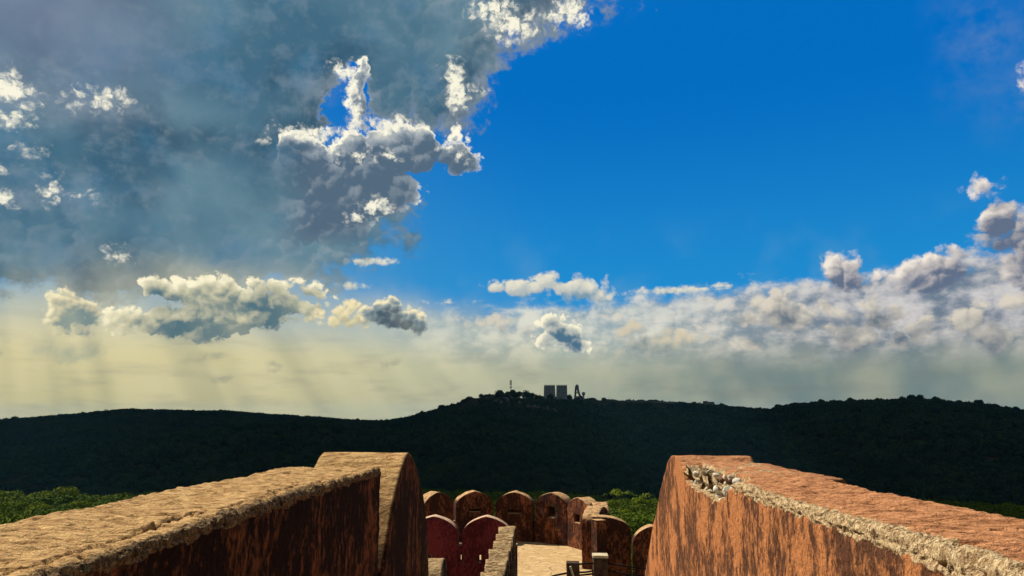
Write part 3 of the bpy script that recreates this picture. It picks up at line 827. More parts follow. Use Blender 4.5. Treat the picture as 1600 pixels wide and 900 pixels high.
for i, dg in enumerate(mer_deg):
    th = math.radians(dg)
    x, y = BC[0] + BR * math.sin(th), BC[1] + BR * math.cos(th)
    hole = {35: (-0.17, 0.27, 1.13, 1.62), 60.5: (-0.30, 0.15, 1.08, 1.42), 86: (-0.25, 0.25, 1.1, 1.5), 8.5: (-0.30, 0.32, 1.22, 1.42), -18: (-0.25, 0.25, 1.3, 1.42)}.get(dg)
    lab = {35: 'merlon with a square window open to the trees', 86: 'merlon seen edge on with its inner face in the sun'}.get(dg)
    mo = merlon('merlon', M['fort'], ba, 1.70 + 0.05 * math.sin(i * 2.3), 0.62, -0.02, 1.55 if dg not in (35,) else 1.65, 2.24 - 0.015 * i + 0.035 * math.sin(i * 4.1), (x, y, FZ), -th, 60 + i * 9, 0.07, hole, label=lab, rough=0.026)
    if dg in (8.5, -18):                                   # sloping loophole: closed behind except for a small slot
        b = MB(); b.box((0.0, 0.0, 0.0), (0.50, 0.16, 0.26))
        pl = b.build('loophole_sill', M['fort'], mo)
        pl.location = (x + math.sin(th) * 0.50, y + math.cos(th) * 0.50, FZ + 1.27 if dg == 8.5 else FZ + 1.36); pl.rotation_euler = (0, 0, -th)

# ---- parapet of merlons running along the stair towards the court (seen end on)
sp_ = thing('merlon_parapet', 'row of six weathered merlons seen end on, stepping down beside the court', 'parapet wall')
for i, y in enumerate((23.45, 22.10, 20.77, 19.35, 18.0, 16.62, 15.25)):
    merlon('merlon', M['pale_step'], sp_, 1.30, 0.50, 0.0, 1.35, 2.20 + 0.02 * math.sin(i * 5.1), (-0.86, y, -5.5), math.pi / 2, 200 + i * 7, 0.05, rough=0.035)
b = MB(); b.box((-1.11, 19.3, -7.0), (0.54, 10.3, 4.4)); b.build('wall_base', M['pale_step'], sp_)
# ---- single merlon of the parapet across the passage
lm = thing('merlon_parapet', 'low tan merlon beside the dark left wall, lowest in front of the maroon wall', 'parapet wall')
pq = atZ(695, 872, -3.3)
merlon('merlon', M['pale_step'], lm, 1.35, 0.60, 0.0, 1.30, 2.2, (pq.x, pq.y, -5.5), math.pi / 2, 300, 0.05, rough=0.03)
b = MB(); b.box((pq.x - 0.3, pq.y - 0.8, -7.0), (0.64, 3.2, 4.3)); b.build('wall_base', M['pale_step'], lm)

# ---- maroon washed cross wall
mw = thing('merlon_wall', 'maroon limewashed cross wall with arched merlons and tiny square loopholes', 'wall')
YM = 24.4
us = [-5.9, -3.62, -3.54, -2.66, -2.565, -2.06, -1.955, -0.84]; zs = [-7.0, -4.55, -4.33, -4.05]
hq = [atY(673, 870, YM), atY(720, 872, YM), atY(750, 871, YM)]
hx = [(q.x - 0.045, q.x + 0.045) for q in hq]
us = [-5.9, hx[0][0], hx[0][1], hx[1][0], hx[1][1], hx[2][0] - 0.01, hx[2][1] + 0.01, -0.84]
zc = hq[1].z; zs = [-7.0, zc - 0.12, zc + 0.10, -4.02]
V, Fc = [], []
for y in (YM, YM + 0.45):
    for u in us:
        for z in zs: V.append((u, y, z))
nn = len(us) * 4
for i in range(len(us) - 1):
    for j in range(3):
        a = i * 4 + j
        if j == 1 and i in (1, 3, 5):
            for (p0, p1) in ((a, a + 4), (a + 4, a + 5), (a + 5, a + 1), (a + 1, a)): Fc.append((p0, p1, p1 + nn, p0 + nn))
            continue
        Fc.append((a, a + 4, a + 5, a + 1)); Fc.append((a + nn, a + 1 + nn, a + 5 + nn, a + 4 + nn))
for i in range(len(us) - 1): Fc.append((i * 4 + 3, i * 4 + 7, i * 4 + 7 + nn, i * 4 + 3 + nn)); Fc.append((i * 4, i * 4 + nn, i * 4 + 4 + nn, i * 4 + 4))
Fc.append((0, 1, 1 + nn, nn)); Fc.append((1, 2, 2 + nn, 1 + nn)); Fc.append((2, 3, 3 + nn, 2 + nn))
e = nn - 4
for j in range(3): Fc.append((e + j, e + j + nn, e + j + 1 + nn, e + j + 1))
mesh_obj('wall_base', np.array(V), Fc, M['maroon'], mw, False)
for i, x in enumerate((-1.81, -3.50, -5.19)):
    hh = hx[2] if i == 0 else hx[0] if i == 1 else None
    hole = None if hh is None else (hh[0] - x, hh[1] - x, zc - 0.12 + 7.0, zc + 0.10 + 7.0)
    merlon('merlon', M['maroon'], mw, 1.56, 0.46, 0.0, 3.30, 7.0 - 3.13, (x, YM - 0.06, -7.0), 0.0, 400 + i, 0.06, hole, rough=0.012)

# ---- wall with two merlons at the right of the court
rw = thing('merlon_wall', 'brown wall with two rounded merlons between the stone posts and the right rampart', 'wall')
q0, q1 = atY(926, 807, 24.0), atY(986, 850, 24.0)
wA = q1.x - q0.x; cA = (q0.x + q1.x) / 2
def half_arch(u):
    v = np.clip((u + wA / 2) / wA, 0, 1)
    return 2.02 + 0.44 * np.sqrt(np.clip(1 - np.clip((v - 0.12) / 0.90, 0, 1) ** 2.6, 0, 1)) * 1.0 - 0.02 * v - 0.0
merlon('merlon', M['fort'], rw, wA, 0.55, 0.0, 2.0, 2.46, (cA, 24.0, FZ), 0.0, 500, 0.06, profile=lambda u: half_arch(u) - 0.45 * 0 - 0.0, rough=0.012)
q2 = atY(989, 850, 23.2); q3 = atY(1019, 822, 23.2)
wB = 2 * (q3.x - q2.x)
merlon('merlon', M['fort'], rw, wB, 0.5, 0.0, q3.z - FZ - 0.55, q3.z - FZ, (q3.x, 23.2, FZ), -0.06, 510, 0.06, rough=0.012)
b = MB(); b.box((q0.x + 0.165, 23.80, FZ + 1.20), (0.33, 0.36, 2.40), 0.42); b.build('corner_pier', M['fort'], rw)
b = MB(); b.box((3.4, 23.95, -7.3), (3.4, 1.1, 3.46)); b.build('wall_base', M['fort'], rw)

# ---- stone posts with iron rails
ra = thing('railing', 'two squat stone posts joined by dark iron rails at the edge of the court', 'railing')
PY_ = 22.6
def post(px0, px1, pyt, y, cap):
    a, c = atY(px0, pyt, y), atY(px1, pyt, y)
    w = c.x - a.x; cx = (a.x + c.x) / 2; zt = a.z
    p = thing.__call__ if False else None
    V = []; lv = np.linspace(FZ - 0.02, zt, 12)
    nn_ = 6
    ring = []
    for k in range(4):
        c0 = [(-1, -1), (1, -1), (1, 1), (-1, 1)][k]; c1 = [(-1, -1), (1, -1), (1, 1), (-1, 1)][(k + 1) % 4]
        for j in range(nn_): f = j / nn_; ring.append((c0[0] + (c1[0] - c0[0]) * f, c0[1] + (c1[1] - c0[1]) * f))
    for z in lv:
        for (rx, ry) in ring: V.append((cx + rx * w / 2 * 0.96, y + w / 2 + ry * w / 2 * 0.96, z))
    m = len(ring); Fc = [(i * m + k, i * m + (k + 1) % m, (i + 1) * m + (k + 1) % m, (i + 1) * m + k) for i in range(len(lv) - 1) for k in range(m)]
    Fc.append(tuple((len(lv) - 1) * m + k for k in range(m)))
    V = np.array(V); V[:, :2] += (np.stack([fbm(V * 6, 3, 1), fbm(V * 6, 3, 2)], -1) - 0.5) * 0.05
    o = mesh_obj('stone_post', V, Fc, M['post'], ra, False)
    if cap:
        b = MB(); b.box((cx, y + w / 2, zt + 0.035), (w * 1.04, w * 1.04, 0.07)); cp = b.build('cap', M['cap'], o)
    return cx, y + w / 2, zt, w
p1 = post(885, 906, 880, PY_ - 0.3, False)
p2 = post(927, 950, 872, PY_, True)
def rail(pxs, y0, y1):
    pts = []
    for i, (px, py) in enumerate(pxs):
        f = i / (len(pxs) - 1); q = atY(px, py, y0 + (y1 - y0) * f); pts.append(q)
    MB().tube(pts, 0.028, 6).build('rail', M['iron'], ra, True)
rail([(902, 882), (915, 880.5), (930, 880)], p1[1], p2[1])
rail([(902, 894.5), (915, 894), (930, 891.5)], p1[1], p2[1])
rail([(902, 899), (915, 898), (930, 896)], p1[1], p2[1])
rail([(948, 880), (975, 884), (1010, 889)], p2[1], p2[1] + 0.2)
rail([(948, 892), (975, 896), (1010, 901)], p2[1], p2[1] + 0.2)
rail([(888, 895), (868, 899), (845, 906)], p1[1], p1[1] - 0.6)
b = MB(); q = atY(891, 885, p1[1] - p1[3] / 2 - 0.06); q_ = atY(896, 901, p1[1] - p1[3] / 2 - 0.06)
b.tube([q, q_], 0.035, 6); b.build('pale_strip', M['cap'], ra)  # pale diagonal strip on the first post

# ======================================================================= terrain
RIDGE_PX = [(-500, 662), (-200, 660), (0, 657), (100, 651), (200, 642), (280, 644), (350, 644), (430, 649), (500, 653), (560, 658), (600, 659), (640, 652), (680, 642), (712, 632),
            (728, 627), (745, 622.5), (760, 620), (790, 620.5), (830, 623), (860, 623.5), (900, 624), (930, 625), (960, 627), (1000, 628), (1060, 629.5), (1120, 634), (1180, 640), (1205, 640), (1240, 633), (1300, 629), (1360, 626), (1430, 624),
            (1490, 628), (1540, 632), (1600, 642), (1750, 652), (2000, 656)]
_ra = np.array([azel(px, 650)[0] for px, _ in RIDGE_PX]); _re = np.array([azel(px, py)[1] for px, py in RIDGE_PX])
_rd_a = np.array([-90, -45, -22, -11, -3, 5, 12, 17, 26, 36, 60, 90.]); _rd = np.array([1900, 1900, 1800, 1500, 1240, 1260, 1350, 1500, 1420, 1550, 1800, 1900.])
def terrain(x, y):
    """height of the ground (eye level = 0)"""
    x = np.asarray(x, float); y = np.asarray(y, float)
    if x.ndim > 1: return terrain(x.ravel(), y.ravel()).reshape(x.shape)
    r = np.hypot(x, y) + 1e-6; az = np.degrees(np.arctan2(x, y)); aa = np.abs(az)
    R = np.interp(az, _rd_a, _rd)
    e = np.interp(az, _ra, _re); e = np.where(aa > 42, e * np.clip((100 - aa) / 58, 0, 1) - 0.5 * np.clip((aa - 42) / 58, 0, 1), e)
    zr = R * np.tan(np.radians(e)) - 4.0
    p = np.stack([x / 420, y / 420, x * 0], -1)
    n = fbm(p, 5, 900) - 0.5
    n2 = fbm(np.stack([x / 90, y / 90, x * 0 + 4], -1), 4, 905) - 0.5
    zv = -95.0
    # near slope under the fort, valley, far slope up to the ridge, then falling away behind
    rb = np.interp(az, [-60, -40, -27, -20, 0, 4, 9, 16, 60], [250, 310, 310, 280, 320, 430, 430, 320, 250])
    sl = np.interp(az, [-60, -38, -28, -18, 0, 4, 9, 16, 60], [0.076, 0.078, 0.080, 0.082, 0.090, 0.094, 0.097, 0.090, 0.085])
    near = -6 - sl * r
    t_ = np.clip((r - rb) / 260.0, 0, 1); near = near + (zv + 6 + sl * np.minimum(r, 900)) * t_ * t_ * (3 - 2 * t_)
    f = np.clip((r - 560) / (R - 560), 0, 1)
    rise = (1 - (1 - f) ** 1.55)
    far = zv + (zr - zv) * rise
    k = np.clip((r - rb - 120) / 230, 0, 1); k = k * k * (3 - 2 * k)
    z = near * (1 - k) + far * k
    beyond = np.clip((r - R) / 1500, 0, 1)
    z = z - beyond ** 1.3 * (zr + 110)
    w = np.clip((r - 200) / 700, 0.06, 1) * (1 - 0.93 * np.exp(-((r - R) / 190.0) ** 2)) * np.where(r > R, 0.5, 1)
    z = z + w * (n * 62 + n2 * 14)
    # shoulder hill on the left, in front of the main ridge
    z = z + 30 * np.exp(-(((az + 17) / 7.0) ** 2 + ((r - 1080) / 210.0) ** 2))
    # levelled ground for the installation
    pl = np.clip((az + 6.8) / 1.0, 0, 1) * np.clip((9.6 - az) / 1.2, 0, 1) * np.clip((r - 1150) / 35, 0, 1) * np.clip((1330 - r) / 40, 0, 1)
    z = z * (1 - pl) + (1235 * np.tan(np.radians(e)) - 0.8) * pl
    return np.where(r < 45, np.minimum(z, -13), z)
azs = np.concatenate([np.arange(-180, -46, 3.0), np.arange(-46, 46, 0.25), np.arange(46, 180, 3.0)])
rs = np.concatenate([[0.5, 20, 45], np.geomspace(60, 3400, 190), np.geomspace(3800, 14000, 14)])
A, Rr = np.meshgrid(np.radians(azs), rs, indexing='ij')
tx, ty = Rr * np.sin(A), Rr * np.cos(A); tz = terrain(tx, ty)
tz = np.where(Rr > 3600, np.minimum(tz, -100), tz)
def ground_mat():
    m, t, bs = new_mat('dry_scrub_ground'); P, _ = geo_coord(t)
    n1, _ = noise(t, P, 0.05, 6, 0.6); n2, _ = noise(t, P, 0.6, 5, 0.6)
    c = mix(t, ss(n1, 0.4, 0.6), (0.030, 0.042, 0.014), (0.050, 0.045, 0.022)); c = mix(t, ss(n2, 0.5, 0.7) * 0.6, c, (0.02, 0.028, 0.01))
    t.links.new(c.s, bs.inputs['Base Color']); bs.inputs['Specular IOR Level'].default_value = 0.0
    return m
M['ground'] = ground_mat()
hl = mesh_obj('hills', np.stack([tx, ty, tz], -1).reshape(-1, 3), grid_faces(len(azs), len(rs), True)[:, ::-1], M['ground'])
tag(hl, kind='structure')

# ======================================================================= foliage
def foliage_mat(name, a, b, c3, rnd=True):
    m, t, bs = new_mat(name)
    oi = t.nodes.new('ShaderNodeObjectInfo'); r = N(t, oi.outputs['Random'])
    P, _ = geo_coord(t)
    n1, _ = noise(t, P, 0.45, 4, 0.6); n2, _ = noise(t, P, 0.018, 3, 0.5); n3, _ = noise(t, P, 0.0055, 4, 0.6)
    c = mix(t, ss(r, 0.1, 0.9), a, b); c = mix(t, ss(n3, 0.38, 0.62) * 0.5, c, c3); c = mix(t, ss(n1, 0.42, 0.68) * 0.6, c, c3); c = mix(t, ss(n2, 0.4, 0.65) * 0.45, c, a)
    t.links.new(c.s, bs.inputs['Base Color']); bs.inputs['Specular IOR Level'].default_value = 0.03
    return m
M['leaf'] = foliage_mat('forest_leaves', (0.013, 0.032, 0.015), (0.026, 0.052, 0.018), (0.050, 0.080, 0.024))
M['leaf_lit'] = foliage_mat('sun_tinted_leaves', (0.100, 0.150, 0.010), (0.150, 0.190, 0.011), (0.20, 0.235, 0.016))  # same leaves as the forest, sunlight put into a brighter base colour
M['leaf_near_lit'] = foliage_mat('sun_tinted_slope_leaves', (0.050, 0.090, 0.010), (0.085, 0.125, 0.010), (0.135, 0.170, 0.014))  # same leaves again, colour brightened so the near slope reads as sunlit
M['bark'] = stone_mat('tree_bark', (0.06, 0.04, 0.025), (0.03, 0.02, 0.014), 4, 0.03)

def crown_mesh(seed, n_leaf, leaf, w=1.0, h=0.8, lobes=9):
    """leaf-sized triangles spread through several lobes; unit crown: radius about 1, base at z=0"""
    r = np.random.default_rng(seed)
    cen = r.normal(size=(lobes, 3)); cen /= np.linalg.norm(cen, axis=1)[:, None]
    cen[:, 2] = np.abs(cen[:, 2]) * 0.9 - 0.1
    cen = cen * (0.42 + 0.25 * r.random((lobes, 1))) * np.array([w, w, h]) + np.array([0, 0, 0.55 * h])
    rad = 0.34 + 0.22 * r.random(lobes)
    k = r.integers(0, lobes, n_leaf)
    d = r.normal(size=(n_leaf, 3)); d /= np.linalg.norm(d, axis=1)[:, None]
    rr = rad[k] * (0.55 + 0.5 * r.random(n_leaf) ** 0.4)
    p = cen[k] + d * rr[:, None] * np.array([1, 1, 0.85])
    nn = d + r.normal(size=(n_leaf, 3)) * 0.45; nn /= np.linalg.norm(nn, axis=1)[:, None]
    u = np.cross(nn, r.normal(size=(n_leaf, 3))); u /= np.linalg.norm(u, axis=1)[:, None]; v = np.cross(nn, u)
    s = leaf * (0.6 + 0.8 * r.random((n_leaf, 1)))
    V = np.stack([p + u * s, p + v * s * 0.8, p - u * s, p - v * s * 0.8], 1).reshape(-1, 3)
    Fc = np.arange(n_leaf * 4).reshape(-1, 4)
    return V, Fc
def crown_datablock(name, mat, *a, **k):
    V, Fc = crown_mesh(*a, **k)
    o = mesh_obj(name, V, Fc, mat, None, False)
    C.objects.unlink(o)
    return o

# ---- the forest: one mass of crowns, instanced by geometry nodes on scattered points
def scatter(n, rmin, rmax, a0, a1, seed, keep=None):
    r = np.random.default_rng(seed)
    az = np.radians(a0 + (a1 - a0) * r.random(n)); rad = np.sqrt(rmin ** 2 + (rmax ** 2 - rmin ** 2) * r.random(n))
    x, y = rad * np.sin(az), rad * np.cos(az)
    if keep is not None:
        m = keep(x, y); x, y = x[m], y[m]
    return x, y
def forest(name, x, y, size, protos, seed, sink=0.5):
    r = np.random.default_rng(seed)
    z = terrain(x, y)
    n = len(x)
    me = bpy.data.meshes.new(name); me.vertices.add(n)
    s = size * (0.55 + 0.95 * r.random(n) ** 1.8)
    me.vertices.foreach_set('co', np.stack([x, y, z - sink * s * 0.25], -1).astype(np.float32).ravel())
    a = me.attributes.new('size', 'FLOAT', 'POINT'); a.data.foreach_set('value', s.astype(np.float32))
    a = me.attributes.new('turn', 'FLOAT', 'POINT'); a.data.foreach_set('value', (r.random(n) * 6.283).astype(np.float32))
    a = me.attributes.new('pick', 'INT', 'POINT'); a.data.foreach_set('value', r.integers(0, len(protos), n).astype(np.int32))
    me.materials.append(protos[0].data.materials[0])
    o = bpy.data.objects.new(name, me); C.objects.link(o)
    g = bpy.data.node_groups.new(name, 'GeometryNodeTree')
    g.interface.new_socket('Geometry', in_out='INPUT', socket_type='NodeSocketGeometry')
    g.interface.new_socket('Geometry', in_out='OUTPUT', socket_type='NodeSocketGeometry')
    gi, go = g.nodes.new('NodeGroupInput'), g.nodes.new('NodeGroupOutput')
    ins = g.nodes.new('GeometryNodeInstanceOnPoints'); ins.inputs['Pick Instance'].default_value = True
    g2i = g.nodes.new('GeometryNodeGeometryToInstance')
    for p in reversed(protos):
        oi = g.nodes.new('GeometryNodeObjectInfo'); oi.inputs['Object'].default_value = p; oi.inputs['As Instance'].default_value = False
        g.links.new(oi.outputs['Geometry'], g2i.inputs[0])
    def na(nm, dt):
        n_ = g.nodes.new('GeometryNodeInputNamedAttribute'); n_.data_type = dt; n_.inputs['Name'].default_value = nm; return n_.outputs['Attribute']
    cx = g.nodes.new('ShaderNodeCombineXYZ'); g.links.new(na('turn', 'FLOAT'), cx.inputs[2])
    g.links.new(gi.outputs[0], ins.inputs['Points']); g.links.new(g2i.outputs[0], ins.inputs['Instance'])
    g.links.new(na('pick', 'INT'), ins.inputs['Instance Index']); g.links.new(cx.outputs[0], ins.inputs['Rotation'])
    g.links.new(na('size', 'FLOAT'), ins.inputs['Scale']); g.links.new(ins.outputs[0], go.inputs[0])
    md = o.modifiers.new('scatter', 'NODES'); md.node_group = g
    tag(o, kind='stuff')
    return o
far_p = [crown_datablock('crown_source', M['leaf'], 700 + i, 150, 0.22, 1.0, 0.75, 6) for i in range(4)]
mid_p = [crown_datablock('crown_source', M['leaf'], 720 + i, 650, 0.11, 1.0, 0.8, 8) for i in range(5)]
near_p = [crown_datablock('crown_source', M['leaf_near_lit'], 740 + i, 2600, 0.055, 1.0, 0.8, 11) for i in range(5)]
def clearing(x, y):
    # open ground around the installation on the hilltop
    az = np.degrees(np.arctan2(x, y)); r = np.hypot(x, y)
    return ~((az > -6.5) & (az < 9.5) & (r > 1165) & (r < 1290))
x, y = scatter(62000, 760, 2150, -44, 44, 21, clearing)
forest('forest', x, y, 5.6, far_p, 1); bpy.data.objects['forest']['label'] = 'dark scrub forest covering the far hillside and ridge'
x, y = scatter(17000, 330, 800, -44, 44, 22)
tag(forest('forest', x, y, 5.0, mid_p, 2), 'dark green forest filling the valley floor')
# ---- individually visible trees
def tree(label, x, y, R, seed, mat, group, n=2600, leaf=0.055, tall=0.85, lift=0.35, name='tree', zoff=0.0):
    z = float(terrain(np.array([x]), np.array([y]))[0]) + zoff
    V, Fc = crown_mesh(seed, n, leaf, 1.0, tall, 11)
    V = V * R + np.array([x, y, z + lift * R])
    root = thing(name, label, 'tree', (0, 0, 0), 0, group)
    mesh_obj('crown', V, Fc, mat, root, False)
    r = np.random.default_rng(seed)
    b = MB(); h = (lift + 0.55 * tall) * R
    b.tube([(x, y, z - 0.4), (x + 0.05 * R, y, z + h * 0.5), (x + r.normal() * 0.08 * R, y, z + h)], 0.075 * R, 7, 0.03 * R)
    for k in range(4):
        a = 6.28 * r.random(); b.tube([(x + 0.05 * R, y, z + h * 0.5), (x + math.cos(a) * 0.5 * R, y + math.sin(a) * 0.5 * R, z + h * 1.05)], 0.035 * R, 5, 0.012 * R)
    b.build('trunk', M['bark'], root)
    return root
def ground_hit(px, py, rmax=1e9):
    r = ray(px, py)
    for d in np.arange(60, 2500, 2.0):
        p = r * float(d)
        if math.hypot(p.x, p.y) > rmax or p.z < float(terrain(np.array([p.x]), np.array([p.y]))[0]): return p.x, p.y
    return p.x, p.y
LIT = []
rt = [(962, 775, 4.4, 'tall rounded tree at the top of the sunlit grove right of the bastion'), (985, 782, 4.2, 'tree with a domed crown in the middle of the sunlit grove'),
      (1010, 768, 4.0, 'dark topped tree of the grove touching the right rampart'), (958, 800, 3.6, 'small bright tree just above the bastion merlons'),
      (975, 812, 3.4, 'lower tree of the grove above the rounded brown merlon'), (1000, 800, 4.2, 'broad round bright tree in front of the grove'),
      (1012, 822, 3.2, 'low bush-like tree in the gap between the merlons and the right rampart'), (990, 832, 3.0, 'lowest tree of the grove seen over the brown wall'),
      (1020, 792, 3.6, 'bright tree half hidden by the edge of the right rampart')]
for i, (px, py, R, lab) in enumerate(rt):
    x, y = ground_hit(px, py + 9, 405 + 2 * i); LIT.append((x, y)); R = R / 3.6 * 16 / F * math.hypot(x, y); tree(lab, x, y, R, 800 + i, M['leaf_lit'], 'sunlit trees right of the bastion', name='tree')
ltr = [(8, 790, 3.6, 'bright tree at the left edge of the photo'), (40, 786, 3.4, 'second sunlit tree from the left edge'), (70, 792, 3.3, 'round sunlit tree in the middle of the left grove'),
       (98, 792, 3.6, 'sunlit tree with the highest crown at the right of the left grove'), (122, 800, 2.6, 'small sunlit tree nearest the left rampart'), (20, 806, 3.2, 'low sunlit tree above the left corner of the rampart'),
       (58, 808, 3.0, 'low sunlit tree touching the top of the left rampart'), (-22, 796, 3.6, 'sunlit tree cut by the left edge of the photo')]
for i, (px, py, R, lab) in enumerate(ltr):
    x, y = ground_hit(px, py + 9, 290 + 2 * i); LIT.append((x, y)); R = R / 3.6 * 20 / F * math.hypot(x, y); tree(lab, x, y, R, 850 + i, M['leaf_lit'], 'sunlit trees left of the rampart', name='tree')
def clear_of(x, y):
    m = np.hypot(x, y - 20) > 85
    for (lx, ly) in LIT: m &= np.hypot(x - lx, y - ly) > 0.020 * math.hypot(lx, ly)
    return m
x, y = scatter(3300, 95, 225, -46, 46, 23, clear_of)
tag(forest('forest', x, y, 2.3, near_p, 3), 'low bushy woodland on the slope just below the rampart')
def off_fort(x, y): return ~((np.abs(x) < 9) & (y < 42)) & (np.hypot(x - BC[0], y - BC[1]) > 11)
x, y = scatter(2600, 9, 100, -75, 75, 25, off_fort)
tag(forest('forest', x, y, 1.9, near_p, 5), 'bushes growing right under the fort walls')
x, y = scatter(2900, 215, 350, -46, 46, 24, clear_of)
tag(forest('forest', x, y, 3.5, near_p, 4), 'leafy woodland on the shoulder of the fort hill')
hd = 1225.0
ht = [(733, 624, 5.5, 'low dark tree at the left end of the hilltop'), (727, 627, 4, 'smallest tree at the foot of the hilltop rise'), (752, 616, 4.5, 'slender dark tree left of the flat hilltop building'),
      (781, 613, 8.5, 'domed dark tree left of the radio mast'), (803, 613, 9, 'tall dark tree right behind the radio mast'), (812, 614, 8.0, 'dark tree between the mast and the broad grove'),
      (823, 613, 9.0, 'broad dark tree in the middle of the hilltop grove'), (832, 617, 7.5, 'dark tree at the right end of the hilltop grove'), (889, 621, 5.5, 'tree at the foot of the second antenna'),
      (907, 620, 4.6, 'bush beside the leaning antenna'), (944, 624, 4.0, 'small tree right of the antennas'), (1060, 625, 3.2, 'single small tree on the bare part of the ridge'), (860, 618, 5.5, 'dark bush in front of the first antenna'), (792, 616, 6.5, 'rounded tree touching the left side of the radio mast'),
      (843, 620, 4.5, 'low bush beside the long shed'), (765, 618, 4.0, 'low bush in front of the flat-roofed building'), (878, 621, 4.0, 'low bush at the foot of the second antenna')]
for i, (px, py, R, lab) in enumerate(ht):
    q = atY(px, py, hd - (12 if i == 12 else 0)); g = float(terrain(np.array([q.x]), np.array([q.y]))[0])
    tree(lab, q.x, q.y, R * 1.22, 880 + i, M['leaf'], 'dark trees on the hilltop', n=900, leaf=0.11, tall=1.05, lift=0.02, zoff=-0.28 * R)
# skyline trees that stand clear along the ridges
r_ = np.random.default_rng(77)
_ord = ['first', 'second', 'third', 'fourth', 'fifth', 'sixth', 'seventh', 'eighth', 'ninth', 'tenth', 'eleventh', 'twelfth', 'thirteenth', 'fourteenth']
for i, px in enumerate([24, 130, 205, 345, 560, 660, 690, 1085, 1128, 1216, 1284, 1330, 1372, 1412, 1426, 1438, 1464, 1500, 1530, 1556, 1588]):
    a = azel(px, 640)[0]; R0_ = float(np.interp(a, _rd_a, _rd)); x, y = R0_ * math.sin(math.radians(a)), R0_ * math.cos(math.radians(a))
    side = 'left' if px < 700 else 'right'
    tree('small dark tree on the %s skyline, the %s from the left of those standing clear' % (side, _ord[i if px < 700 else i - 7]), x, y, 5.0 + 3.0 * r_.random(), 900 + i, M['leaf'], 'trees on the %s skyline' % side, n=420, leaf=0.15, tall=0.9, lift=0.35)

# ======================================================================= installation on the hilltop
def flat_mat(name, c, sc=0.4):
    return stone_mat(name, c, tuple(v * 0.7 for v in c), sc, 0.02)
M['panel'] = flat_mat('pale_antenna_mesh', (0.34, 0.37, 0.34)); M['steel'] = flat_mat('dull_steel', (0.10, 0.11, 0.11)); M['render'] = flat_mat('grey_render', (0.17, 0.155, 0.12))
M['roof'] = flat_mat('flat_roof', (0.16, 0.15, 0.14)); M['void'] = flat_mat('window_dark', (0.015, 0.018, 0.02)); M['rock'] = stone_mat('pale_cliff_rock', (0.16, 0.135, 0.10), (0.07, 0.06, 0.045), 0.12, 1.0)
def gz(x, y): return float(terrain(np.array([x]), np.array([y]))[0])
def antenna(px0, px1, py_top, py_bot, yaw, label, curve=0.16, taper=0.06, deep=0.34):
    """large billboard antenna: curved reflector of panels carried by a lattice of struts"""
    a, c_, tp = atY(px0, py_bot, hd), atY(px1, py_bot, hd), atY(px0, py_top, hd)
    w = (c_.x - a.x); cx = (a.x + c_.x) / 2; zb_, zt_ = a.z, tp.z; H = zt_ - zb_
    root = thing('billboard_antenna', label, 'antenna', (cx, hd, zb_), yaw, 'billboard antennas on the hilltop')
    nu, nv = 9, 10; V = []
    def pt(u, v, off=0.0):
        z = v * H; xx = (u - 0.5) * w * (1 - taper * v)
        d = curve * H * (1 - v) ** 2 * -1.0 + 0.06 * H * (2 * u - 1) ** 2 * -1
        return (xx, d * 1.0 + off, z)
    for off in (0.0, 0.5):
        for i in range(nu):
            for j in range(nv): V.append(pt(i / (nu - 1), j / (nv - 1), off))
    V = np.array(V); n = nu * nv; f = grid_faces(nu, nv)
    Fc = [tuple(q) for q in f] + [tuple(q[::-1] + n) for q in f]
    idx = np.arange(n).reshape(nu, nv); ring = list(idx[:, 0]) + list(idx[-1, 1:]) + list(idx[::-1, -1][1:]) + list(idx[0, ::-1][1:-1])
    for i in range(len(ring)): p, q = ring[i], ring[(i + 1) % len(ring)]; Fc.append((q, p, p + n, q + n))
    rf = mesh_obj('reflector', V, Fc, M['panel'], root, False)
    b = MB()
    for k in range(5): b.tube([pt(k / 4, j / 6, -0.25) for j in range(7)], 0.28, 5)
    for j in range(1, 7): b.tube([pt(i / 4, j / 6.2, -0.3) for i in range(5)], 0.2, 4)
    b.build('panel_frame', M['steel'], rf)
    b = MB(); D = deep * H
    for u in (0.04, 0.36, 0.64, 0.96):
        x = (u - 0.5) * w
        for v in (0.25, 0.5, 0.75, 0.98):
            p = pt(u, v, 0.6); b.tube([p, (x, 0.6 + D * (1 - v * 0.80), v * H * 0.9)], 0.22, 4)
        b.tube([(x, 0.6 + D, -3), (x, 0.6 + D * 0.2, H * 0.9)], 0.4, 5); b.tube([pt(u, 1, 0.6), (x, 0.6 + D * .2, H * 0.9)], 0.3, 4)
        b.tube([pt(u, 0, 0.6), (x, 0.6 + D * 0.75, H * 0.30), pt(u, 0.5, 0.6), (x, 0.6 + D * 0.4, H * 0.65), pt(u, 0.95, 0.6)], 0.22, 4)
    for v in (0.1, 0.45, 0.85): b.tube([(-w / 2, 0.6 + D * (1 - v * 0.85), v * H * 0.9), (w / 2, 0.6 + D * (1 - v * 0.85), v * H * 0.9)], 0.22, 4)
    b.build('support_lattice', M['steel'], root)
    b = MB()
    for k in range(6): b.tube([pt(k / 5, 1.0, 0.2), (pt(k / 5, 1, 0.2)[0], 0.2, H + 0.7 + 0.5 * (k % 2))], 0.16, 4)
    b.tube([pt(0, 1, 0.2)[:2] + (H + 0.8,), pt(1, 1, 0.2)[:2] + (H + 0.8,)], 0.12, 4)
    b.build('top_rail', M['steel'], root)
    b = MB(); b.box((0, 0.12 * H, -2.0), (w * 0.9, 0.35 * H, 4.6)); b.build('plinth', M['render'], root)
    return root
antenna(850, 867.5, 602, 624, 0.10, 'left one of two tall curved billboard antennas facing the camera')
antenna(869.5, 886.5, 602, 624, -0.10, 'right one of two tall curved billboard antennas facing the camera')
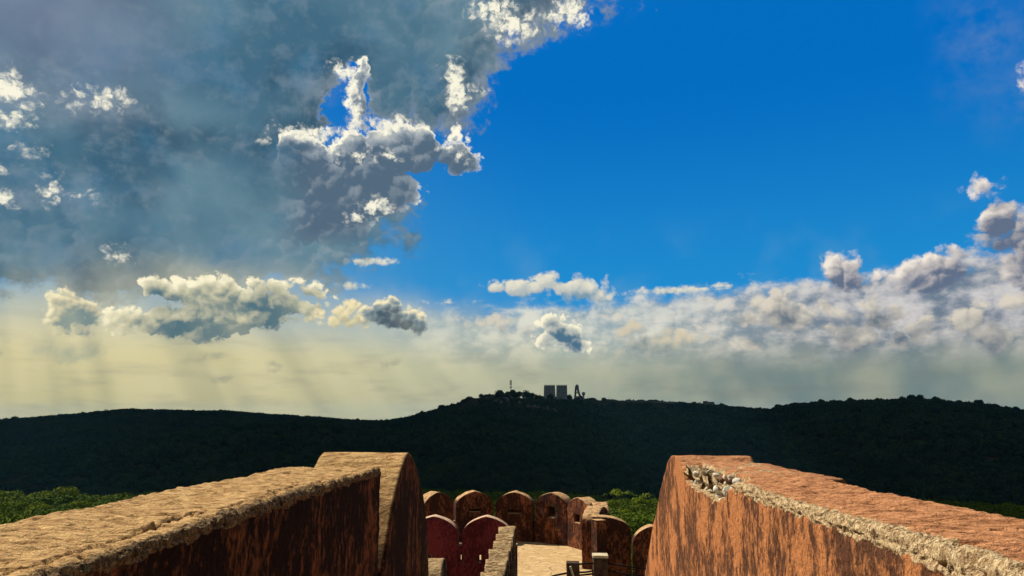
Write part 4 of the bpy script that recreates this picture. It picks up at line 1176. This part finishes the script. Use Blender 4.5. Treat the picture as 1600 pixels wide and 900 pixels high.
an = antenna(888, 905, 601.5, 625, math.radians(80), 'billboard antenna seen from its side, leaning back on its struts', curve=0.30, deep=0.14)
an.location.x = atY(901.5, 624, hd).x
def building(px0, px1, py_t, label, depth=9.0, windows=3, roof=True, y=None, drop=5.0, mat='render'):
    y = y or hd; a, c_ = atY(px0, py_t, y), atY(px1, py_t, y); w = c_.x - a.x; cx = (a.x + c_.x) / 2; g = max(a.z - 6.5, min(gz(a.x, y), gz(c_.x, y)) - 1.5)
    root = thing('building', label, 'building', (0, 0, 0)); H = a.z - g
    b = MB(); b.box((cx, y + depth / 2, g + H / 2), (w, depth, H)); wl = b.build('wall', M[mat], root)
    if roof:
        b = MB(); b.box((cx, y + depth / 2, a.z + 0.2), (w + 0.8, depth + 0.8, 0.4)); b.build('roof', M['roof'], root)
    for k in range(windows):
        b = MB(); b.box((cx + (k + 0.5 - windows / 2) * w / windows, y - 0.02, a.z - 1.6), (min(1.6, w / windows * 0.5), 0.12, 1.3)); b.build('window', M['void'], root)
    return root
building(757, 772, 616.5, 'low flat-roofed building between dark trees on the hilltop', windows=4)
building(836, 849, 619, 'long low shed left of the antennas', windows=3)
building(852, 866, 622.2, 'pale low building in front of the first antenna', windows=4, y=hd - 14)
building(941, 953, 624, 'small pale hut at the right of the antennas', windows=2)
building(1100, 1106, 627, 'tiny square hut on the ridge right of the hilltop', windows=1, y=1290); building(1108, 1116, 628.2, 'low pale hut at the right end of the ridge wall', windows=1, y=1290)
def wall_line(pts, label, y, h=1.2, mat='render'):
    b = MB(); P_ = [atY(px, py, y) for px, py in pts]
    for p, q in zip(P_[:-1], P_[1:]):
        m = (p + q) / 2; L = (q - p).length; g = m.z - 3.0
        b.box((m.x, y, (m.z + g) / 2), (L, 0.6, m.z - g))
    o = b.build('boundary_wall', M[mat]); tag(o, label, 'wall'); return o
wall_line([(752, 622.5), (775, 622.2), (800, 624), (820, 625)], 'pale retaining wall below the hilltop trees', hd - 22)
wall_line([(955, 625.6), (985, 626), (1010, 626.6), (1040, 627.4), (1056, 628)], 'long thin pale wall on the bare ridge right of the antennas', hd)
# radio mast
q = atY(798, 626, hd - 5); qt = atY(798, 592.5, hd - 5); Hm = qt.z - q.z + 4
ms = thing('radio_mast', 'thin lattice radio mast rising above the hilltop trees', 'mast', (q.x, hd - 5, q.z - 4))
b = MB()
for k in range(3): a = 2.094 * k; b.tube([(1.5 * math.cos(a), 1.5 * math.sin(a), 0), (0.7 * math.cos(a), 0.7 * math.sin(a), Hm * 0.93)], 0.16, 4)
for j in range(22):
    z0, z1 = Hm * 0.93 * j / 22, Hm * 0.93 * (j + 1) / 22
    for k in range(3):
        a, c_ = 2.094 * k, 2.094 * (k + 1); r0, r1 = 1.5 - 0.8 * j / 22, 1.5 - 0.8 * (j + 1) / 22
        b.tube([(r0 * math.cos(a), r0 * math.sin(a), z0), (r1 * math.cos(c_), r1 * math.sin(c_), z1)], 0.1, 3)
b.build('lattice', M['steel'], ms)
b = MB(); b.tube([(0, 0, Hm * 0.90), (0, 0, Hm)], 0.35, 6); b.build('top_spike', M['steel'], ms)
for z, s in ((0.90, 1.5), (0.80, 1.3), (0.66, 1.1)):
    for k in range(3):
        b = MB(); a = 2.094 * k + 0.5; b.box((1.5 * math.cos(a), 1.5 * math.sin(a), Hm * z), (0.7, 0.5, 2.4 * s), a)
        b.build('panel_aerial', M['steel'], ms)
# water tower
q = atY(912, 626, hd); qt = atY(912, 613, hd); Hm = qt.z - q.z
wt = thing('water_tower', 'small round-headed water tower right of the leaning antenna', 'water tower', (q.x, hd, q.z))
b = MB(); b.tube([(0, 0, -5), (0, 0, Hm * 0.62)], 1.3, 10, 1.1); b.build('shaft', M['panel'], wt, True)
b = MB(); b.tube([(0, 0, Hm * 0.58), (0, 0, Hm * 0.72), (0, 0, Hm * 0.72), (0, 0, Hm * 0.96)], 1.6, 14, 3.0)
b.build('tank', M['panel'], wt, True)
b = MB(); b.tube([(0, 0, Hm * 0.95), (0, 0, Hm * 1.04)], 3.2, 14, 0.4); b.build('tank_roof', M['steel'], wt, True)
for i, px in enumerate((919.5, 952, 940)):
    q = atY(px, 627, hd); qt = atY(px, 619 + i, hd); b = MB(); b.tube([(q.x, hd, q.z - 4), (q.x, hd, qt.z)], 0.16, 5, 0.1); b.tube([(q.x - 1, hd, qt.z - 0.6), (q.x + 1, hd, qt.z - 0.6)], 0.09, 4)
    o = b.build('utility_pole', M['steel']); tag(o, ['pole with a crossbar just right of the water tower', 'pole at the right end of the small pale hut', 'pole standing left of the small pale hut'][i], 'pole', 'poles near the antennas')
# pale rock outcrops breaking through the scrub under the hilltop
V = []
for (px, py, w, h) in ((776, 631, 7, 3), (783, 634, 4, 4), (790, 629, 8, 2), (826, 640, 5, 3), (834, 641, 8, 3), (842, 643, 6, 3), (848, 645, 5, 5), (855, 646, 5, 6), (866, 646, 6, 3), (812, 635, 5, 4), (720, 668, 2, 6)):
    x, y = ground_hit(px, py); dd = math.hypot(x, y); z = gz(x, y)
    ro = rock('rock_outcrop', M['rock'], None, (x, y, z + 3), (w / F * dd * 1.6, 12, h / F * dd * 2.4 + 3), 600 + px)
    lab = {720: 'lone pale rock low on the left slope of the antenna hill', 776: 'leftmost pale rock outcrop below the radio mast', 783: 'small pale rock just under the leftmost outcrop below the mast',
           790: 'broad flat pale rock right under the radio mast', 812: 'pale rock halfway between the mast and the left antenna', 826: 'small pale rock at the left end of the row below the antennas',
           834: 'wide pale rock, second from the left in the row below the antennas', 842: 'pale rock in the middle of the row below the antennas', 848: 'pale rock just right of the middle of the row below the antennas',
           855: 'tall pale rock under the left billboard antenna', 866: 'rightmost pale rock outcrop under the right billboard antenna'}[px]
    tag(ro, lab, 'rock', 'rock outcrops under the hilltop' if px > 730 else None)

# ======================================================================= unseen cloud added overhead to shade the hills, gaps cut over sunlit spots
CH = 1500.0                                             # cloud base over the fort, rising with distance
gx = np.concatenate([np.linspace(-2600, -650, 50), np.linspace(-640, 640, 180), np.linspace(650, 2600, 50)]); gy = np.concatenate([np.linspace(-400, 900, 180), np.linspace(930, 2350, 40)])
def shade_field(x, y):
    """positive where the ground lies in shade"""
    def seg(ax, ay, bx, by):
        t = np.clip(((x - ax) * (bx - ax) + (y - ay) * (by - ay)) / ((bx - ax) ** 2 + (by - ay) ** 2), 0, 1)
        return np.hypot(x - ax - t * (bx - ax), y - ay - t * (by - ay))
    d = np.minimum(seg(-40, -300, 0, 12) - 58, np.minimum(seg(15, 100, 70, 470) - 4 - 0.055 * np.hypot(x, y), seg(-90, 105, -225, 262) - 38))
    d = np.minimum(d, seg(20, 128, 96, 452) - 4 - 0.05 * np.hypot(x, y))
    for (lx, ly) in LIT:                                   # carried up the sunbeam from the ground to eye level
        k = -gz(lx, ly); d = np.minimum(d, np.hypot(x - lx - k * SUN.x / SUN.z, y - ly - k * SUN.y / SUN.z) - 12)
    return d
GX, GY = np.meshgrid(gx, gy, indexing='ij')
fld = shade_field(GX, GY) + (fbm(np.stack([GX / 50, GY / 50, GX * 0], -1).reshape(-1, 3), 4, 50).reshape(GX.shape) - 0.5) * 16
edge = np.minimum(np.minimum(GX - gx[0], gx[-1] - GX), np.minimum(GY - gy[0], gy[-1] - GY)) - 60
fld = np.minimum(fld, edge)
th_ = np.clip(fld, 0, None)
HZ = CH + 3000.0 * np.clip((GY - 450) / 1800, 0, 1)
nlow = fbm(np.stack([GX / 600, GY / 600, GX * 0], -1).reshape(-1, 3), 5, 51).reshape(GX.shape)
zt_ = HZ + np.clip(th_, 0, 900) * 0.16 * (0.5 + nlow) + 0.5; zb_ = HZ - np.clip(th_, 0, 900) * 0.05 * (0.6 + nlow) - 0.5
keep = fld > 0
nx_, ny_ = GX.shape; idx = np.arange(nx_ * ny_).reshape(nx_, ny_); f = grid_faces(nx_, ny_)
kf = keep.reshape(-1)[f].all(1); f = f[kf]
n = nx_ * ny_
Vt = np.stack([GX + zt_ * SUN.x / SUN.z, GY + zt_ * SUN.y / SUN.z, zt_], -1).reshape(-1, 3); Vb = np.stack([GX + zb_ * SUN.x / SUN.z, GY + zb_ * SUN.y / SUN.z, zb_], -1).reshape(-1, 3)
V = np.vstack([Vt, Vb]); e = {}
for q in f:
    for i in range(4):
        a, c_ = int(q[i]), int(q[(i + 1) % 4]); e[(a, c_)] = 1
side = [(a, a + n, c_ + n, c_) for (a, c_) in e if (c_, a) not in e]
Fc = np.vstack([f, f[:, ::-1] + n, np.array(side)])
used = np.unique(Fc); remap = np.zeros(2 * n, int); remap[used] = np.arange(len(used))
def shade_cloud_mat():
    m, t, bs = new_mat('shade_cloud_grey'); bs.inputs['Base Color'].default_value = (0.55, 0.58, 0.62, 1); bs.inputs['Roughness'].default_value = 1.0
    return m
cl = mesh_obj('shade_cloud', V[used], remap[Fc], shade_cloud_mat(), None, True); tag(cl, kind='stuff')  # added above the view as a shadow caster



# ======================================================================= the air
lo, hi = -125.0, 62.0
b = MB(); b.box((0, 1500, (lo + hi) / 2), (9000, 7000, hi - lo))
hm = bpy.data.materials.new('thin_haze'); hm.use_nodes = True; ht_ = hm.node_tree; ht_.nodes.clear()
ho = ht_.nodes.new('ShaderNodeOutputMaterial'); hv = ht_.nodes.new('ShaderNodeVolumePrincipled')
hv.inputs['Color'].default_value = (0.22, 0.62, 0.95, 1); hv.inputs['Density'].default_value = 3.6e-5; hv.inputs['Anisotropy'].default_value = 0.2
ht_.links.new(hv.outputs[0], ho.inputs['Volume'])
hz = b.build('haze', hm); tag(hz, kind='stuff')
